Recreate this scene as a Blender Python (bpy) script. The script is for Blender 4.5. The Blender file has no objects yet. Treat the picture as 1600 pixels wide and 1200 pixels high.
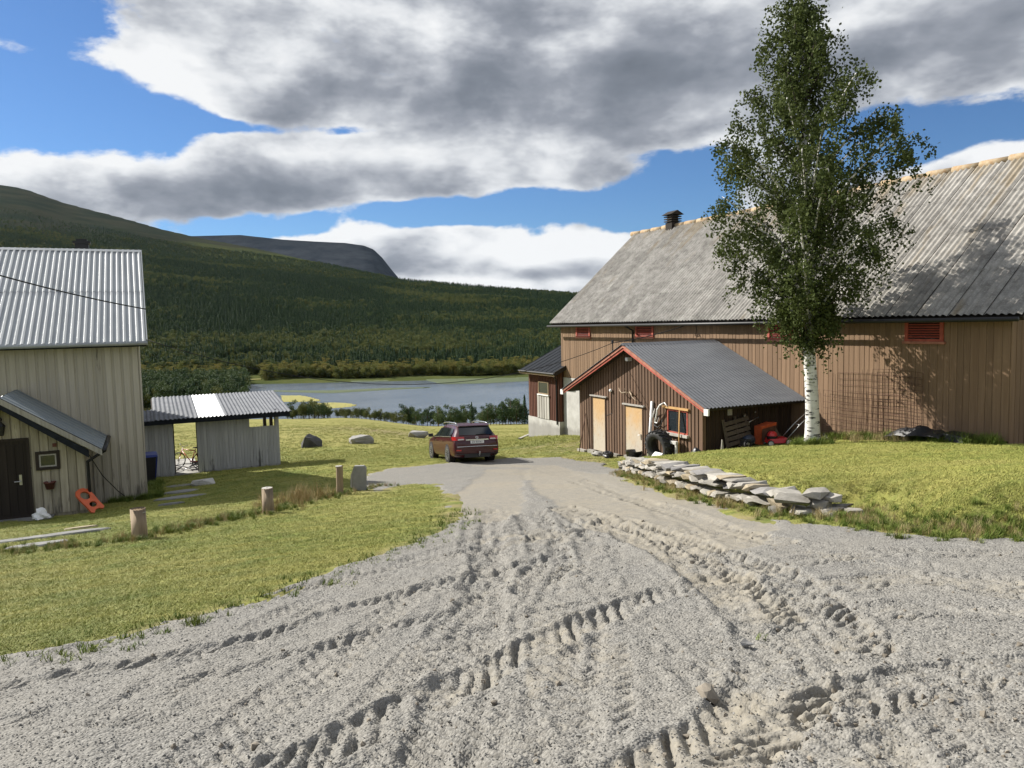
import bpy, bmesh, math, random
import numpy as np
from mathutils import Vector, Matrix
R = math.radians
random.seed(7); rng = np.random.default_rng(7)
scene = bpy.context.scene
col = scene.collection

# ------------------------------------------------------------------ camera
# world axes: +Y runs along the barn wall away from the viewer, +X square to it, z=0 the gravel under the photographer
CAM = Vector((0.0, 0.0, 1.65))
d1 = Vector((224-800, 600-518, -1197)).normalized()      # where the barn's long lines meet
d2 = Vector((3305-800, 600-450, -1197))
d2 = (d2 - d1*d2.dot(d1)).normalized()
d3 = d2.cross(d1)
ROT = Matrix((d2, d1, d3))                               # camera -> world rotation
cam_data = bpy.data.cameras.new('camera'); cam = bpy.data.objects.new('camera', cam_data); col.objects.link(cam)
cam.matrix_world = Matrix.Translation(CAM) @ ROT.to_4x4()
cam_data.sensor_width = 36; cam_data.lens = 1197/1600*36
cam_data.clip_start = 0.05; cam_data.clip_end = 60000
scene.camera = cam
FX, FY = 0.432, 0.902                                     # horizontal view direction
YAW = math.atan2(FX, FY)

def ray(px, py):
    return (ROT @ Vector((px-800, 600-py, -1197))).normalized()
def on_x(px, py, X):
    d = ray(px, py); return CAM + d*((X-CAM.x)/d.x)
def on_y(px, py, Y):
    d = ray(px, py); return CAM + d*((Y-CAM.y)/d.y)

# ------------------------------------------------------------------ light
SUN_EL = R(35); SUN_DIR = Vector((-.58, .81, 0)).normalized()*math.cos(SUN_EL) + Vector((0, 0, math.sin(SUN_EL)))
sun_d = bpy.data.lights.new('sun', 'SUN'); sun = bpy.data.objects.new('sun', sun_d); col.objects.link(sun)
sun_d.energy = 5.0; sun_d.angle = R(0.53); sun_d.color = (1.0, .95, .87)
sun.rotation_euler = SUN_DIR.to_track_quat('Z', 'Y').to_euler(); sun.location = (-30, 40, 60)
vs = scene.view_settings
scene.display_settings.display_device = 'sRGB'
vs.view_transform = 'Standard'; vs.look = 'None'; vs.gamma = 1; vs.use_curve_mapping = False; vs.exposure = 0.85

# ------------------------------------------------------------------ node helper
class NT:
    def __init__(self, tree): self.t = tree; self.n = tree.nodes; self.l = tree.links
    def new(self, typ, **kw):
        nd = self.n.new(typ)
        for k, v in kw.items():
            if hasattr(nd, k): setattr(nd, k, v)
        return nd
    def put(self, sock, v):
        if isinstance(v, bpy.types.NodeSocket): self.l.new(v, sock)
        elif v is not None: sock.default_value = v
    def math(self, op, a, b=None, c=None, clamp=False):
        nd = self.n.new('ShaderNodeMath'); nd.operation = op; nd.use_clamp = clamp
        self.put(nd.inputs[0], a); self.put(nd.inputs[1], b)
        if c is not None: self.put(nd.inputs[2], c)
        return nd.outputs[0]
    def vmath(self, op, a, b=None, scale=None):
        nd = self.n.new('ShaderNodeVectorMath'); nd.operation = op
        self.put(nd.inputs[0], a)
        if b is not None: self.put(nd.inputs[1], b)
        if scale is not None: self.put(nd.inputs['Scale'], scale)
        return nd.outputs['Value'] if op in ('LENGTH', 'DOT_PRODUCT', 'DISTANCE') else nd.outputs[0]
    def noise(self, vec, scale, detail=4, rough=.5, dist=0, out='Fac'):
        nd = self.n.new('ShaderNodeTexNoise'); self.put(nd.inputs['Vector'], vec)
        nd.inputs['Scale'].default_value = scale; nd.inputs['Detail'].default_value = detail
        nd.inputs['Roughness'].default_value = rough; nd.inputs['Distortion'].default_value = dist
        return nd.outputs[out]
    def voronoi(self, vec, scale, feature='F1', out='Distance'):
        nd = self.n.new('ShaderNodeTexVoronoi'); nd.feature = feature; self.put(nd.inputs['Vector'], vec)
        nd.inputs['Scale'].default_value = scale
        return nd.outputs[out]
    def mapr(self, v, a, b, c=0., d=1., smooth=False):
        nd = self.n.new('ShaderNodeMapRange'); nd.interpolation_type = 'SMOOTHSTEP' if smooth else 'LINEAR'
        self.put(nd.inputs[0], v); nd.inputs[1].default_value = a; nd.inputs[2].default_value = b
        nd.inputs[3].default_value = c; nd.inputs[4].default_value = d
        return nd.outputs[0]
    def mix(self, f, a, b, mode='MIX'):
        nd = self.n.new('ShaderNodeMix'); nd.data_type = 'RGBA'; nd.blend_type = mode
        self.put(nd.inputs[0], f)
        self.put(nd.inputs[6], a if not isinstance(a, tuple) else (*a[:3], 1)); self.put(nd.inputs[7], b if not isinstance(b, tuple) else (*b[:3], 1))
        return nd.outputs[2]
    def mapping(self, vec, scale=(1, 1, 1), rot=(0, 0, 0)):
        nd = self.n.new('ShaderNodeMapping'); self.put(nd.inputs['Vector'], vec)
        nd.inputs['Scale'].default_value = scale; nd.inputs['Rotation'].default_value = rot
        return nd.outputs[0]
    def sep(self, v):
        nd = self.n.new('ShaderNodeSeparateXYZ'); self.put(nd.inputs[0], v); return nd.outputs
    def attr(self, name, out='Fac'):
        nd = self.n.new('ShaderNodeAttribute'); nd.attribute_name = name; return nd.outputs[out]
    def bump(self, h, strength=.3, dist=.02, normal=None):
        nd = self.n.new('ShaderNodeBump'); self.put(nd.inputs['Height'], h)
        nd.inputs['Strength'].default_value = strength; nd.inputs['Distance'].default_value = dist
        if normal is not None: self.put(nd.inputs['Normal'], normal)
        return nd.outputs[0]

MATS = {}
def material(name):
    m = bpy.data.materials.new(name); m.use_nodes = True; nt = NT(m.node_tree)
    bsdf = m.node_tree.nodes['Principled BSDF']; MATS[name] = m
    pos = nt.new('ShaderNodeNewGeometry').outputs['Position']
    rnd = nt.new('ShaderNodeObjectInfo').outputs['Random']
    return m, nt, bsdf, pos, rnd
def setb(nt, b, color=None, rough=None, normal=None, metal=None, spec=None):
    if color is not None: nt.put(b.inputs['Base Color'], color if not isinstance(color, tuple) else (*color[:3], 1))
    if rough is not None: nt.put(b.inputs['Roughness'], rough)
    if normal is not None: nt.put(b.inputs['Normal'], normal)
    if metal is not None: nt.put(b.inputs['Metallic'], metal)
    if spec is not None: nt.put(b.inputs['Specular IOR Level'], spec)

# ------------------------------------------------------------------ world: sky with broken cloud
world = bpy.data.worlds.new('World'); scene.world = world; world.use_nodes = True
W = NT(world.node_tree); W.n.clear()
sky = W.new('ShaderNodeTexSky', sky_type='NISHITA', sun_disc=False)
sky.sun_elevation = SUN_EL; sky.sun_rotation = math.atan2(SUN_DIR.x, SUN_DIR.y) % (2*math.pi)
sky.altitude = 600; sky.air_density = 1.0; sky.dust_density = .3; sky.ozone_density = 2.0
tc = W.new('ShaderNodeTexCoord').outputs['Generated']
rot = W.new('ShaderNodeVectorRotate', rotation_type='Z_AXIS'); W.put(rot.inputs['Vector'], tc); rot.inputs['Angle'].default_value = YAW
vd = rot.outputs[0]
sx, sy, sz = W.sep(vd)
AZ = W.math('ARCTAN2', sx, sy); EL = W.math('ARCSINE', sz)
def sky_angles(px, py):
    d = ray(px, py); x = d.x*FY - d.y*FX; y = d.x*FX + d.y*FY
    return math.atan2(x, y), math.asin(d.z)
AE = W.new('ShaderNodeCombineXYZ'); W.put(AE.inputs[0], AZ); W.put(AE.inputs[1], EL); AE = AE.outputs[0]
nz = W.mapping(vd, scale=(1, 1, 2.0))
warp = W.vmath('SCALE', W.vmath('SUBTRACT', W.noise(nz, 5, 3, .5, out='Color'), (.5, .5, .5)), scale=.05)
AEw = W.vmath('ADD', AE, W.vmath('MULTIPLY', warp, (1.3, .9, 0)))
def blob(px, py, rx, ry, amp):
    a, e = sky_angles(px, py)
    d = W.vmath('MULTIPLY', W.vmath('SUBTRACT', AEw, (a, e, 0)), (1197/rx, 1197/ry, 0))
    return W.mapr(W.vmath('LENGTH', d), 0, 1.5, amp, 0, smooth=True)
def addall(base, items):
    for it in items: base = W.math('ADD', base, blob(*it))
    return base
fb = W.noise(nz, 6.0, 13, .60, .15)
sh1 = W.noise(nz, 5.0, 5, .55, .1); sh2 = W.noise(W.vmath('ADD', nz, (-0.03, 0.012, 0.07)), 5.0, 5, .55, .1)     # the same field nearer the sun
lowf = W.noise(nz, 1.6, 2, .5)
cov = W.math('ADD', W.mapr(lowf, .3, .7, .52, .80), W.math('MULTIPLY', W.math('SUBTRACT', fb, .5), 1.9))
cov = addall(cov, [
    (60, 165, 210, 80, -.8), (70, 10, 130, 60, -.75), (20, 80, 130, 28, .35), (170, 168, 30, 14, .25),
    (400, 358, 130, 20, -.7), (690, 335, 170, 22, -.65), (880, 322, 160, 38, -.65), (1060, 285, 100, 60, -.5), (1000, 350, 120, 14, -.3),
    (1490, 195, 200, 45, -.8), (1390, 250, 80, 40, -.35), (960, 55, 30, 26, -.2), (400, 196, 170, 13, -.5), (560, 205, 60, 12, -.4), (250, 185, 70, 26, -.35), (760, 205, 40, 12, -.3), (1010, 235, 60, 14, -.3),
    (300, 90, 220, 90, .35), (1000, 100, 320, 130, .5), (250, 290, 330, 55, .4), (640, 250, 300, 70, .35), (1500, 60, 220, 90, .5),
    (650, 400, 260, 45, .5), (900, 410, 200, 40, .4), (1560, 255, 150, 36, .55), (860, 355, 70, 10, .2)])
alpha = W.mapr(cov, .46, .68, 0, 1, smooth=True)
lum = W.math('ADD', .72, W.math('MULTIPLY', W.math('SUBTRACT', sh1, sh2), 2.3))
lum = W.math('ADD', lum, W.math('MULTIPLY', W.math('SUBTRACT', W.noise(nz, 10, 10, .6), .5), .22))
lum = W.math('ADD', lum, W.mapr(cov, .55, 1.0, .22, -.06))
lum = addall(lum, [
    (1030, 130, 300, 150, -.44), (1490, 60, 230, 100, -.36), (480, 305, 280, 46, -.46), (250, 330, 200, 34, -.30), (660, 110, 200, 90, -.30), (420, 150, 150, 40, -.16),
    (720, 418, 260, 16, -.30), (940, 420, 120, 16, -.1),
    (230, 70, 170, 90, .26), (170, 228, 240, 40, .30), (560, 365, 190, 24, .38), (820, 385, 200, 24, .32), (1550, 232, 150, 30, .35),
    (640, 240, 240, 40, .14), (700, 442, 260, 12, .35), (1420, 170, 120, 50, .12)])
cr = W.new('ShaderNodeValToRGB'); W.put(cr.inputs[0], W.mapr(lum, -.4, 1.05))
e = cr.color_ramp.elements
e[0].position = .0; e[0].color = (.15, .17, .205, 1); e[1].position = 1.0; e[1].color = (.93, .94, .95, 1)
for p_, c_ in ((.30, (.22, .245, .29)), (.50, (.32, .345, .395)), (.68, (.52, .545, .59)), (.84, (.77, .79, .82))):
    x_ = e.new(p_); x_.color = (*c_, 1)
bg1 = W.new('ShaderNodeBackground'); W.put(bg1.inputs[0], W.mix(1.0, sky.outputs[0], (.58, .84, 1.16), 'MULTIPLY')); bg1.inputs[1].default_value = .050
bg2 = W.new('ShaderNodeBackground'); W.put(bg2.inputs[0], cr.outputs[0]); bg2.inputs[1].default_value = .55
mx = W.new('ShaderNodeMixShader'); W.put(mx.inputs[0], alpha); W.l.new(bg1.outputs[0], mx.inputs[1]); W.l.new(bg2.outputs[0], mx.inputs[2])
wo = W.new('ShaderNodeOutputWorld'); W.l.new(mx.outputs[0], wo.inputs[0])

# ------------------------------------------------------------------ mesh helpers
class MB:
    def __init__(self): self.v = []; self.f = []
    def add(self, vs_, fs): b = len(self.v); self.v += [tuple(v) for v in vs_]; self.f += [tuple(i+b for i in f) for f in fs]; return self
    def box(self, a, b):
        x0, y0, z0 = a; x1, y1, z1 = b
        return self.add([(x0,y0,z0),(x1,y0,z0),(x1,y1,z0),(x0,y1,z0),(x0,y0,z1),(x1,y0,z1),(x1,y1,z1),(x0,y1,z1)],
                        [(0,3,2,1),(4,5,6,7),(0,1,5,4),(1,2,6,5),(2,3,7,6),(3,0,4,7)])
    def hexa(self, p): return self.add(p, [(0,3,2,1),(4,5,6,7),(0,1,5,4),(1,2,6,5),(2,3,7,6),(3,0,4,7)])
    def bar(self, a, b, w, h=None, up=(0, 0, 1)):
        a = Vector(a); b = Vector(b); h = h or w; d = (b-a).normalized(); u = Vector(up)
        if abs(d.dot(u)) > .98: u = Vector((1, 0, 0))
        s = d.cross(u).normalized(); u = s.cross(d)
        q = [-s*w/2-u*h/2, s*w/2-u*h/2, s*w/2+u*h/2, -s*w/2+u*h/2]
        return self.add([a+i for i in q]+[b+i for i in q], [(0,1,2,3),(7,6,5,4),(0,4,5,1),(1,5,6,2),(2,6,7,3),(3,7,4,0)])
    def tube(self, pts, rad, n=8, cap=True, closed=False):
        pts = [Vector(p) for p in pts]; m = len(pts)
        if not hasattr(rad, '__len__'): rad = [rad]*m
        rings = []; pu = None
        for i, p in enumerate(pts):
            if closed: d = pts[(i+1) % m]-pts[i-1]
            else: d = pts[min(i+1, m-1)]-pts[max(i-1, 0)]
            d.normalize()
            u = pu if pu is not None else (Vector((0, 0, 1)) if abs(d.z) < .9 else Vector((1, 0, 0)))
            s = d.cross(u).normalized(); u = s.cross(d).normalized(); pu = u
            rings.append([p+(s*math.cos(2*math.pi*k/n)+u*math.sin(2*math.pi*k/n))*rad[i] for k in range(n)])
        vs_ = [v for r in rings for v in r]; fs = []
        for i in range(m if closed else m-1):
            j = (i+1) % m
            for k in range(n): fs.append((i*n+k, i*n+(k+1) % n, j*n+(k+1) % n, j*n+k))
        if cap and not closed: fs.append(tuple(range(n-1, -1, -1))); fs.append(tuple((m-1)*n+k for k in range(n)))
        return self.add(vs_, fs)
    def lathe(self, prof, c=(0, 0, 0), axis='z', n=16):
        vs_ = []; fs = []
        for r, h in prof:
            for k in range(n):
                a = 2*math.pi*k/n; p = (r*math.cos(a), r*math.sin(a), h)
                if axis == 'x': p = (p[2], p[0], p[1])
                if axis == 'y': p = (p[1], p[2], p[0])
                vs_.append((p[0]+c[0], p[1]+c[1], p[2]+c[2]))
        for i in range(len(prof)-1):
            for k in range(n): fs.append((i*n+k, i*n+(k+1) % n, (i+1)*n+(k+1) % n, (i+1)*n+k))
        return self.add(vs_, fs)
    def prism(self, poly, off):
        n = len(poly); off = Vector(off)
        vs_ = [Vector(p) for p in poly]+[Vector(p)+off for p in poly]
        return self.add(vs_, [tuple(range(n-1, -1, -1)), tuple(range(n, 2*n))]+[(i, (i+1) % n, n+(i+1) % n, n+i) for i in range(n)])
    def mesh(self, name, mat=None, smooth=False):
        me = bpy.data.meshes.new(name); me.from_pydata(self.v, [], self.f)
        bm = bmesh.new(); bm.from_mesh(me); bmesh.ops.recalc_face_normals(bm, faces=bm.faces); bm.to_mesh(me); bm.free()
        if smooth: me.polygons.foreach_set('use_smooth', [True]*len(me.polygons))
        if mat is not None: me.materials.append(MATS[mat] if isinstance(mat, str) else mat)
        return me
    def build(self, name, mat, parent=None, smooth=False): return link(name, self.mesh(name, mat, smooth), parent)
def world_of(o):
    m = Matrix.Translation(o.location) @ o.rotation_euler.to_matrix().to_4x4()
    return (world_of(o.parent) @ o.matrix_parent_inverse @ m) if o.parent else m
def link(name, me, parent=None, loc=None, rotz=None, scale=None, local=False):
    """local=False: mesh/location given in world coordinates; local=True: in the parent's own frame"""
    o = bpy.data.objects.new(name, me); col.objects.link(o)
    if loc is not None: o.location = loc
    if rotz is not None: o.rotation_euler = rotz if hasattr(rotz, '__len__') else (0, 0, rotz)
    if scale is not None: o.scale = scale
    if parent is not None:
        o.parent = parent
        if not local: o.matrix_parent_inverse = world_of(parent).inverted()
    return o
def thing(name, label, cat, loc=(0, 0, 0), rotz=0, group=None):
    o = bpy.data.objects.new(name, None); col.objects.link(o); o.location = loc; o.rotation_euler = (0, 0, rotz); o.empty_display_size = .2
    o['label'] = label; o['category'] = cat; o['kind'] = 'thing'
    if group: o['group'] = group
    return o
def tag(o, label=None, cat=None, group=None, kind=None):
    if label: o['label'] = label
    if cat: o['category'] = cat; o['kind'] = 'thing'
    if group: o['group'] = group
    if kind: o['kind'] = kind
    return o
def grid_mesh(name, X, Y, Z, mat, smooth=True, attrs=None):
    nr, nc = X.shape
    me = bpy.data.meshes.new(name)
    co = np.stack([X, Y, Z], -1).reshape(-1, 3).astype(np.float32)
    idx = np.arange(nr*nc).reshape(nr, nc)
    q = np.stack([idx[:-1, :-1], idx[:-1, 1:], idx[1:, 1:], idx[1:, :-1]], -1).reshape(-1, 4)
    me.vertices.add(len(co)); me.vertices.foreach_set('co', co.ravel())
    me.loops.add(q.size); me.loops.foreach_set('vertex_index', q.ravel().astype(np.int32))
    me.polygons.add(len(q)); me.polygons.foreach_set('loop_start', np.arange(0, q.size, 4, dtype=np.int32))
    me.update(calc_edges=True); me.validate()
    if me.polygons[0].normal.z < 0: me.flip_normals()
    if smooth: me.polygons.foreach_set('use_smooth', np.ones(len(q), dtype=bool))
    for k, a in (attrs or {}).items():
        at = me.attributes.new(k, 'FLOAT', 'POINT'); at.data.foreach_set('value', a.ravel().astype(np.float32))
    me.materials.append(MATS[mat]); return me
def sstep(a, b, x): t = np.clip((x-a)/(b-a), 0, 1); return t*t*(3-2*t)
# smooth value noise for heights and masks
_tab = rng.random((256, 256))
def vnoise(x, y, sc=1.0, seed=0):
    x = np.asarray(x)*sc+seed*17.3+1000; y = np.asarray(y)*sc+seed*9.1+1000
    xi = np.floor(x).astype(int); yi = np.floor(y).astype(int); fx = x-xi; fy = y-yi
    fx = fx*fx*(3-2*fx); fy = fy*fy*(3-2*fy); g = lambda i, j: _tab[i & 255, j & 255]
    return (g(xi, yi)*(1-fx)+g(xi+1, yi)*fx)*(1-fy)+(g(xi, yi+1)*(1-fx)+g(xi+1, yi+1)*fx)*fy
def fbm(x, y, sc=1.0, oct=4, seed=0, gain=.5):
    t = 0; a = 1; s = 0
    for o in range(oct): t = t+a*(vnoise(x, y, sc*2**o, seed+o)-.5); s += a; a *= gain
    return t/s

# ------------------------------------------------------------------ materials
def plain(name, color, rough=.6, metal=0, var=.0, bumps=None, spec=None):
    m, nt, b, pos, rnd = material(name)
    c = color
    if var:
        n = nt.noise(pos, 6, 5, .6)
        c = nt.mix(nt.mapr(n, .3, .7), tuple(x*(1-var) for x in color), tuple(min(1, x*(1+var)) for x in color))
    setb(nt, b, c, rough, metal=metal, spec=spec)
    if bumps: setb(nt, b, normal=nt.bump(nt.noise(pos, bumps[0], 5, .6), bumps[1], bumps[2]))
    return m
def boards(name, base, light, dark, grime=None, rough=.85, gscale=1.0, streak=.6, lower=None, per=.35):
    """weathered vertical boards: grain along z, colour differing per board, stains with a shape of their own"""
    m, nt, b, pos, rnd = material(name)
    g = nt.noise(nt.mapping(pos, scale=(22, 22, .9)), 1.0*gscale, 7, .62)
    s = nt.noise(nt.mapping(pos, scale=(5, 5, .35)), 1.0, 5, .6)
    c = nt.mix(nt.mapr(g, .3, .72), dark, light)
    c = nt.mix(.45, c, base)
    c = nt.mix(nt.math('MULTIPLY', nt.mapr(s, .5, .75), streak), c, dark)
    k = nt.mapr(rnd, 0, 1, 1-per, 1+per*.7)
    c = nt.mix(1.0, c, nt_rgb(nt, k), 'MULTIPLY')
    if grime:
        gn = nt.math('ADD', nt.noise(nt.mapping(pos, scale=(6, 6, .7)), 1, 6, .65), 0)
        z = nt.sep(pos)[2]
        if lower: h = nt.mapr(z, lower[0], lower[1], .16, 0)
        else: h = 0.0
        f = nt.mapr(nt.math('ADD', gn, h), .64, .76)
        c = nt.mix(nt.math('MULTIPLY', f, .85), c, grime)
    n1 = nt.bump(g, .35, .006)
    setb(nt, b, c, rough, n1, spec=.25)
    return m
def nt_rgb(nt, v):
    nd = nt.new('ShaderNodeCombineXYZ')
    for i in range(3): nt.put(nd.inputs[i], v)
    return nd.outputs[0]

boards('cream_board', (.47, .43, .345), (.51, .475, .39), (.36, .325, .255), grime=(.06, .055, .045), lower=(-3.4, -1.6), per=.12, streak=.25)
boards('porch_board', (.40, .36, .27), (.50, .46, .36), (.17, .145, .10), grime=(.035, .032, .025), lower=(-3.2, -1.2), per=.22, streak=.7)
boards('barn_board', (.225, .145, .088), (.27, .182, .116), (.155, .095, .057), per=.16, streak=.5)
boards('annex_board', (.15, .093, .06), (.195, .128, .086), (.085, .05, .033), per=.22, streak=.55)
boards('annex_gap', (.07, .042, .027), (.085, .052, .034), (.04, .024, .015), per=.1)
boards('red_brown_board', (.12, .047, .030), (.16, .068, .044), (.06, .024, .016), per=.2)
boards('shed_board', (.46, .47, .47), (.53, .54, .54), (.30, .30, .30), grime=(.05, .05, .048), lower=(-4.5, -3.2), per=.12, streak=.5)
boards('grey_board', (.42, .40, .36), (.52, .50, .46), (.22, .20, .17), per=.2)
boards('bare_board', (.30, .22, .13), (.38, .29, .18), (.14, .10, .06), per=.2)
boards('post_wood', (.26, .19, .12), (.38, .31, .22), (.12, .085, .055), per=.25, gscale=1.6)
boards('shaded_side_board', (.05, .033, .022), (.062, .042, .029), (.03, .02, .014), per=.25)  # same boards as the gable, with the side wall's shade put into the colour
boards('dark_board', (.035, .028, .022), (.045, .036, .03), (.02, .016, .012), per=.2)
boards('pallet_board', (.15, .12, .085), (.19, .155, .11), (.08, .06, .045), per=.25)
boards('fresh_wood', (.50, .30, .12), (.58, .38, .17), (.33, .19, .075), per=.15)
# plywood sheet doors: orange at the head, bleached and scuffed lower down (weathering of the sheet itself)
m, nt, b, pos, rnd = material('plywood')
z = nt.sep(pos)[2]
f = nt.mapr(nt.math('ADD', z, nt.math('MULTIPLY', nt.math('SUBTRACT', nt.noise(pos, 2.2, 5, .6), .5), 1.6)), -3.0, -1.75)
c = nt.mix(f, (.46, .41, .33), (.50, .33, .165))
c = nt.mix(nt.mapr(nt.noise(nt.mapping(pos, scale=(3, 9, 3)), 2, 6, .65), .55, .72, 0, .6), c, (.22, .11, .05))
setb(nt, b, c, .8, spec=.2)
# fibre cement roof
m, nt, b, pos, rnd = material('fibre_roof')
n1 = nt.noise(pos, 3.2, 8, .65); n2 = nt.noise(nt.mapping(pos, scale=(1, 1.6, 1)), .45, 5, .6); n3 = nt.noise(pos, 28, 4, .7)
c = nt.mix(nt.mapr(n1, .32, .68), (.175, .165, .15), (.36, .345, .315))
c = nt.mix(nt.mapr(n3, .55, .7, 0, .65), c, (.50, .49, .46))
c = nt.mix(nt.mapr(n3, .28, .4, .6, 0), c, (.075, .07, .06))
zz = nt.sep(pos)[2]
lich = nt.math('ADD', nt.noise(nt.mapping(pos, scale=(.35, 1.3, .35)), 1.1, 6, .62), nt.mapr(zz, 4.6, 6.6, 0, .16))
c = nt.mix(nt.mapr(lich, .60, .72, 0, .45), c, (.215, .15, .06))
c = nt.mix(1, c, nt_rgb(nt, nt.mapr(rnd, 0, 1, .84, 1.12)), 'MULTIPLY')
setb(nt, b, c, .92, nt.bump(n3, .4, .006), spec=.2)
m, nt, b, pos, rnd = material('ridge_tile')
c = nt.mix(nt.mapr(nt.noise(pos, 5, 6, .6), .35, .65), (.27, .17, .085), (.36, .30, .20)); setb(nt, b, c, .9)
# metal roofs
m, nt, b, pos, rnd = material('pale_metal_roof')
n1 = nt.noise(nt.mapping(pos, scale=(3, .5, .5)), 1.2, 6, .6)
setb(nt, b, nt.mix(nt.mapr(n1, .3, .7), (.27, .29, .30), (.35, .37, .38)), .45, metal=.15)
m, nt, b, pos, rnd = material('dark_metal_roof')
n1 = nt.noise(nt.mapping(pos, scale=(.6, 3, .6)), 1.5, 6, .6)
setb(nt, b, nt.mix(nt.mapr(n1, .3, .7), (.085, .09, .10), (.125, .13, .14)), .5, spec=.4)
m, nt, b, pos, rnd = material('shed_roof')
n1 = nt.noise(pos, 2.5, 6, .65)
setb(nt, b, nt.mix(nt.mapr(n1, .3, .7), (.13, .138, .155), (.20, .21, .225)), .8, spec=.1)
plain('white_roof_sheet', (.86, .87, .86), .45, var=.03)
plain('porch_roof_metal', (.17, .20, .215), .45, .2, var=.1)
plain('black_felt', (.018, .021, .026), .85, var=.2, spec=.1)
plain('red_paint', (.36, .075, .045), .7, var=.25)
plain('faded_red_paint', (.34, .14, .09), .75, var=.3)
plain('louvre_red', (.24, .035, .025), .75, var=.2)
m, nt, b, pos, rnd = material('concrete')
n1 = nt.noise(pos, 1.6, 8, .62); zz = nt.sep(pos)[2]
c = nt.mix(nt.mapr(n1, .3, .7), (.34, .33, .305), (.50, .49, .46))
c = nt.mix(nt.mapr(nt.math('ADD', zz, nt.math('MULTIPLY', n1, .5)), -3.9, -3.65, .65, 0), c, (.19, .18, .165))
setb(nt, b, c, .9, nt.bump(nt.noise(pos, 30, 5, .6), .3, .01))
plain('black_metal', (.015, .015, .016), .5, .3)
plain('black_plastic', (.016, .016, .018), .45, var=.2)
plain('dark_interior', (.012, .011, .010), .9)
plain('rubber', (.022, .022, .022), .75, var=.3, bumps=(60, .3, .004))
plain('steel', (.5, .5, .5), .38, .85, var=.1)
plain('white_plastic', (.78, .78, .76), .45, var=.04)
plain('white_paint', (.74, .73, .70), .6, var=.1)
plain('dirty_white', (.52, .51, .48), .75, var=.25)
plain('orange_plastic', (.62, .115, .035), .5, var=.1)
plain('orange_paint', (.48, .085, .025), .6, var=.25)
plain('red_mower', (.50, .018, .02), .3)
plain('blue_plastic', (.012, .03, .19), .45)
plain('terracotta', (.12, .04, .03), .8)
plain('antler_bone', (.33, .25, .17), .7, var=.25)
plain('cable_black', (.008, .008, .008), .6)
plain('rope_yellow', (.5, .42, .2), .7)
plain('rusty_steel', (.10, .05, .032), .85, .2, var=.35)
plain('navy_paint', (.02, .028, .05), .4)
plain('pebble', (.215, .208, .19), .9, var=.35)
plain('dirt_clod', (.19, .165, .13), .95, var=.35)
def glass(name, col_, rough=.05):
    m, nt, b, pos, rnd = material(name); setb(nt, b, col_, rough, spec=.8); return m
glass('window_glass', (.02, .026, .03)); glass('car_glass', (.012, .015, .016), .03)
m, nt, b, pos, rnd = material('car_paint'); setb(nt, b, (.050, .006, .009), .25, metal=.0, spec=.4); b.inputs['Coat Weight'].default_value = .35; b.inputs['Coat Roughness'].default_value = .06
plain('silver_trim', (.65, .66, .67), .22, .9); plain('alloy', (.55, .56, .57), .3, .85)
glass('tail_red', (.42, .012, .012), .15); glass('tail_clear', (.62, .60, .58), .15)
plain('plate_white', (.70, .70, .69), .5); plain('plate_ink', (.03, .03, .035), .6)

# stone
def stone(name, a, c2, dk, sc=4.0):
    m, nt, b, pos, rnd = material(name)
    n1 = nt.noise(pos, sc, 8, .65); n2 = nt.noise(pos, sc*5, 6, .7)
    c = nt.mix(nt.mapr(n1, .3, .68), a, c2)
    c = nt.mix(nt.mapr(n2, .56, .7, 0, .6), c, dk)
    c = nt.mix(1, c, nt_rgb(nt, nt.mapr(rnd, 0, 1, .68, 1.18)), 'MULTIPLY')
    setb(nt, b, c, .92, nt.bump(n2, .5, .02), spec=.25)
stone('wall_stone', (.25, .235, .205), (.37, .35, .31), (.15, .135, .11))
stone('wall_stone_tan', (.28, .225, .15), (.37, .32, .23), (.16, .13, .09))
stone('wall_stone_dark', (.20, .19, .18), (.30, .29, .28), (.12, .115, .105))
stone('dark_rock', (.055, .055, .055), (.10, .10, .10), (.03, .03, .03), 2)
stone('pale_rock', (.33, .32, .30), (.43, .42, .40), (.12, .12, .12), 1.4)
stone('grey_rock', (.17, .165, .155), (.30, .29, .27), (.08, .08, .075), 2)
stone('slab_stone', (.18, .18, .175), (.27, .27, .26), (.12, .115, .105), 3)

# grass: one colour field shared by turf and blades
def grass_colour(nt, pos, dry=0.0):
    n1 = nt.noise(pos, .35, 5, .6); n3 = nt.noise(pos, 11, 4, .6)
    n2 = nt.noise(nt.mapping(pos, scale=(.55, 2.4, 1), rot=(0, 0, .42)), 1.5, 7, .66)          # swaths left by the mower
    c = nt.mix(nt.mapr(n2, .36, .64), (.120, .170, .030), (.33, .32, .082))
    c = nt.mix(nt.mapr(n1, .46, .68, 0, .6), c, (.34, .305, .10))
    c = nt.mix(nt.mapr(n1, .28, .44, .65, 0), c, (.105, .16, .03))
    c = nt.mix(nt.mapr(n3, .5, .74, 0, .35), c, (.35, .30, .14))
    return c
m, nt, b, pos, rnd = material('turf')
far = nt.attr('rough_g'); bare = nt.attr('bare')
c = grass_colour(nt, pos)
mn = nt.noise(nt.mapping(pos, scale=(.6, 1.6, .6), rot=(0, 0, -.4)), .35, 8, .65)
c2 = nt.mix(nt.mapr(mn, .35, .65), (.16, .165, .038), (.28, .25, .09))
c = nt.mix(far, nt.mix(1.0, c, (.80, .80, .84), 'MULTIPLY'), c2)
c = nt.mix(nt.math('MULTIPLY', bare, nt.mapr(nt.noise(pos, 1.8, 6, .65), .35, .6)), c, (.235, .185, .115))
setb(nt, b, c, .95, nt.bump(nt.noise(pos, 26, 5, .7), .8, .03), spec=.1)
m, nt, b, pos, rnd = material('grass_blade')
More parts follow.
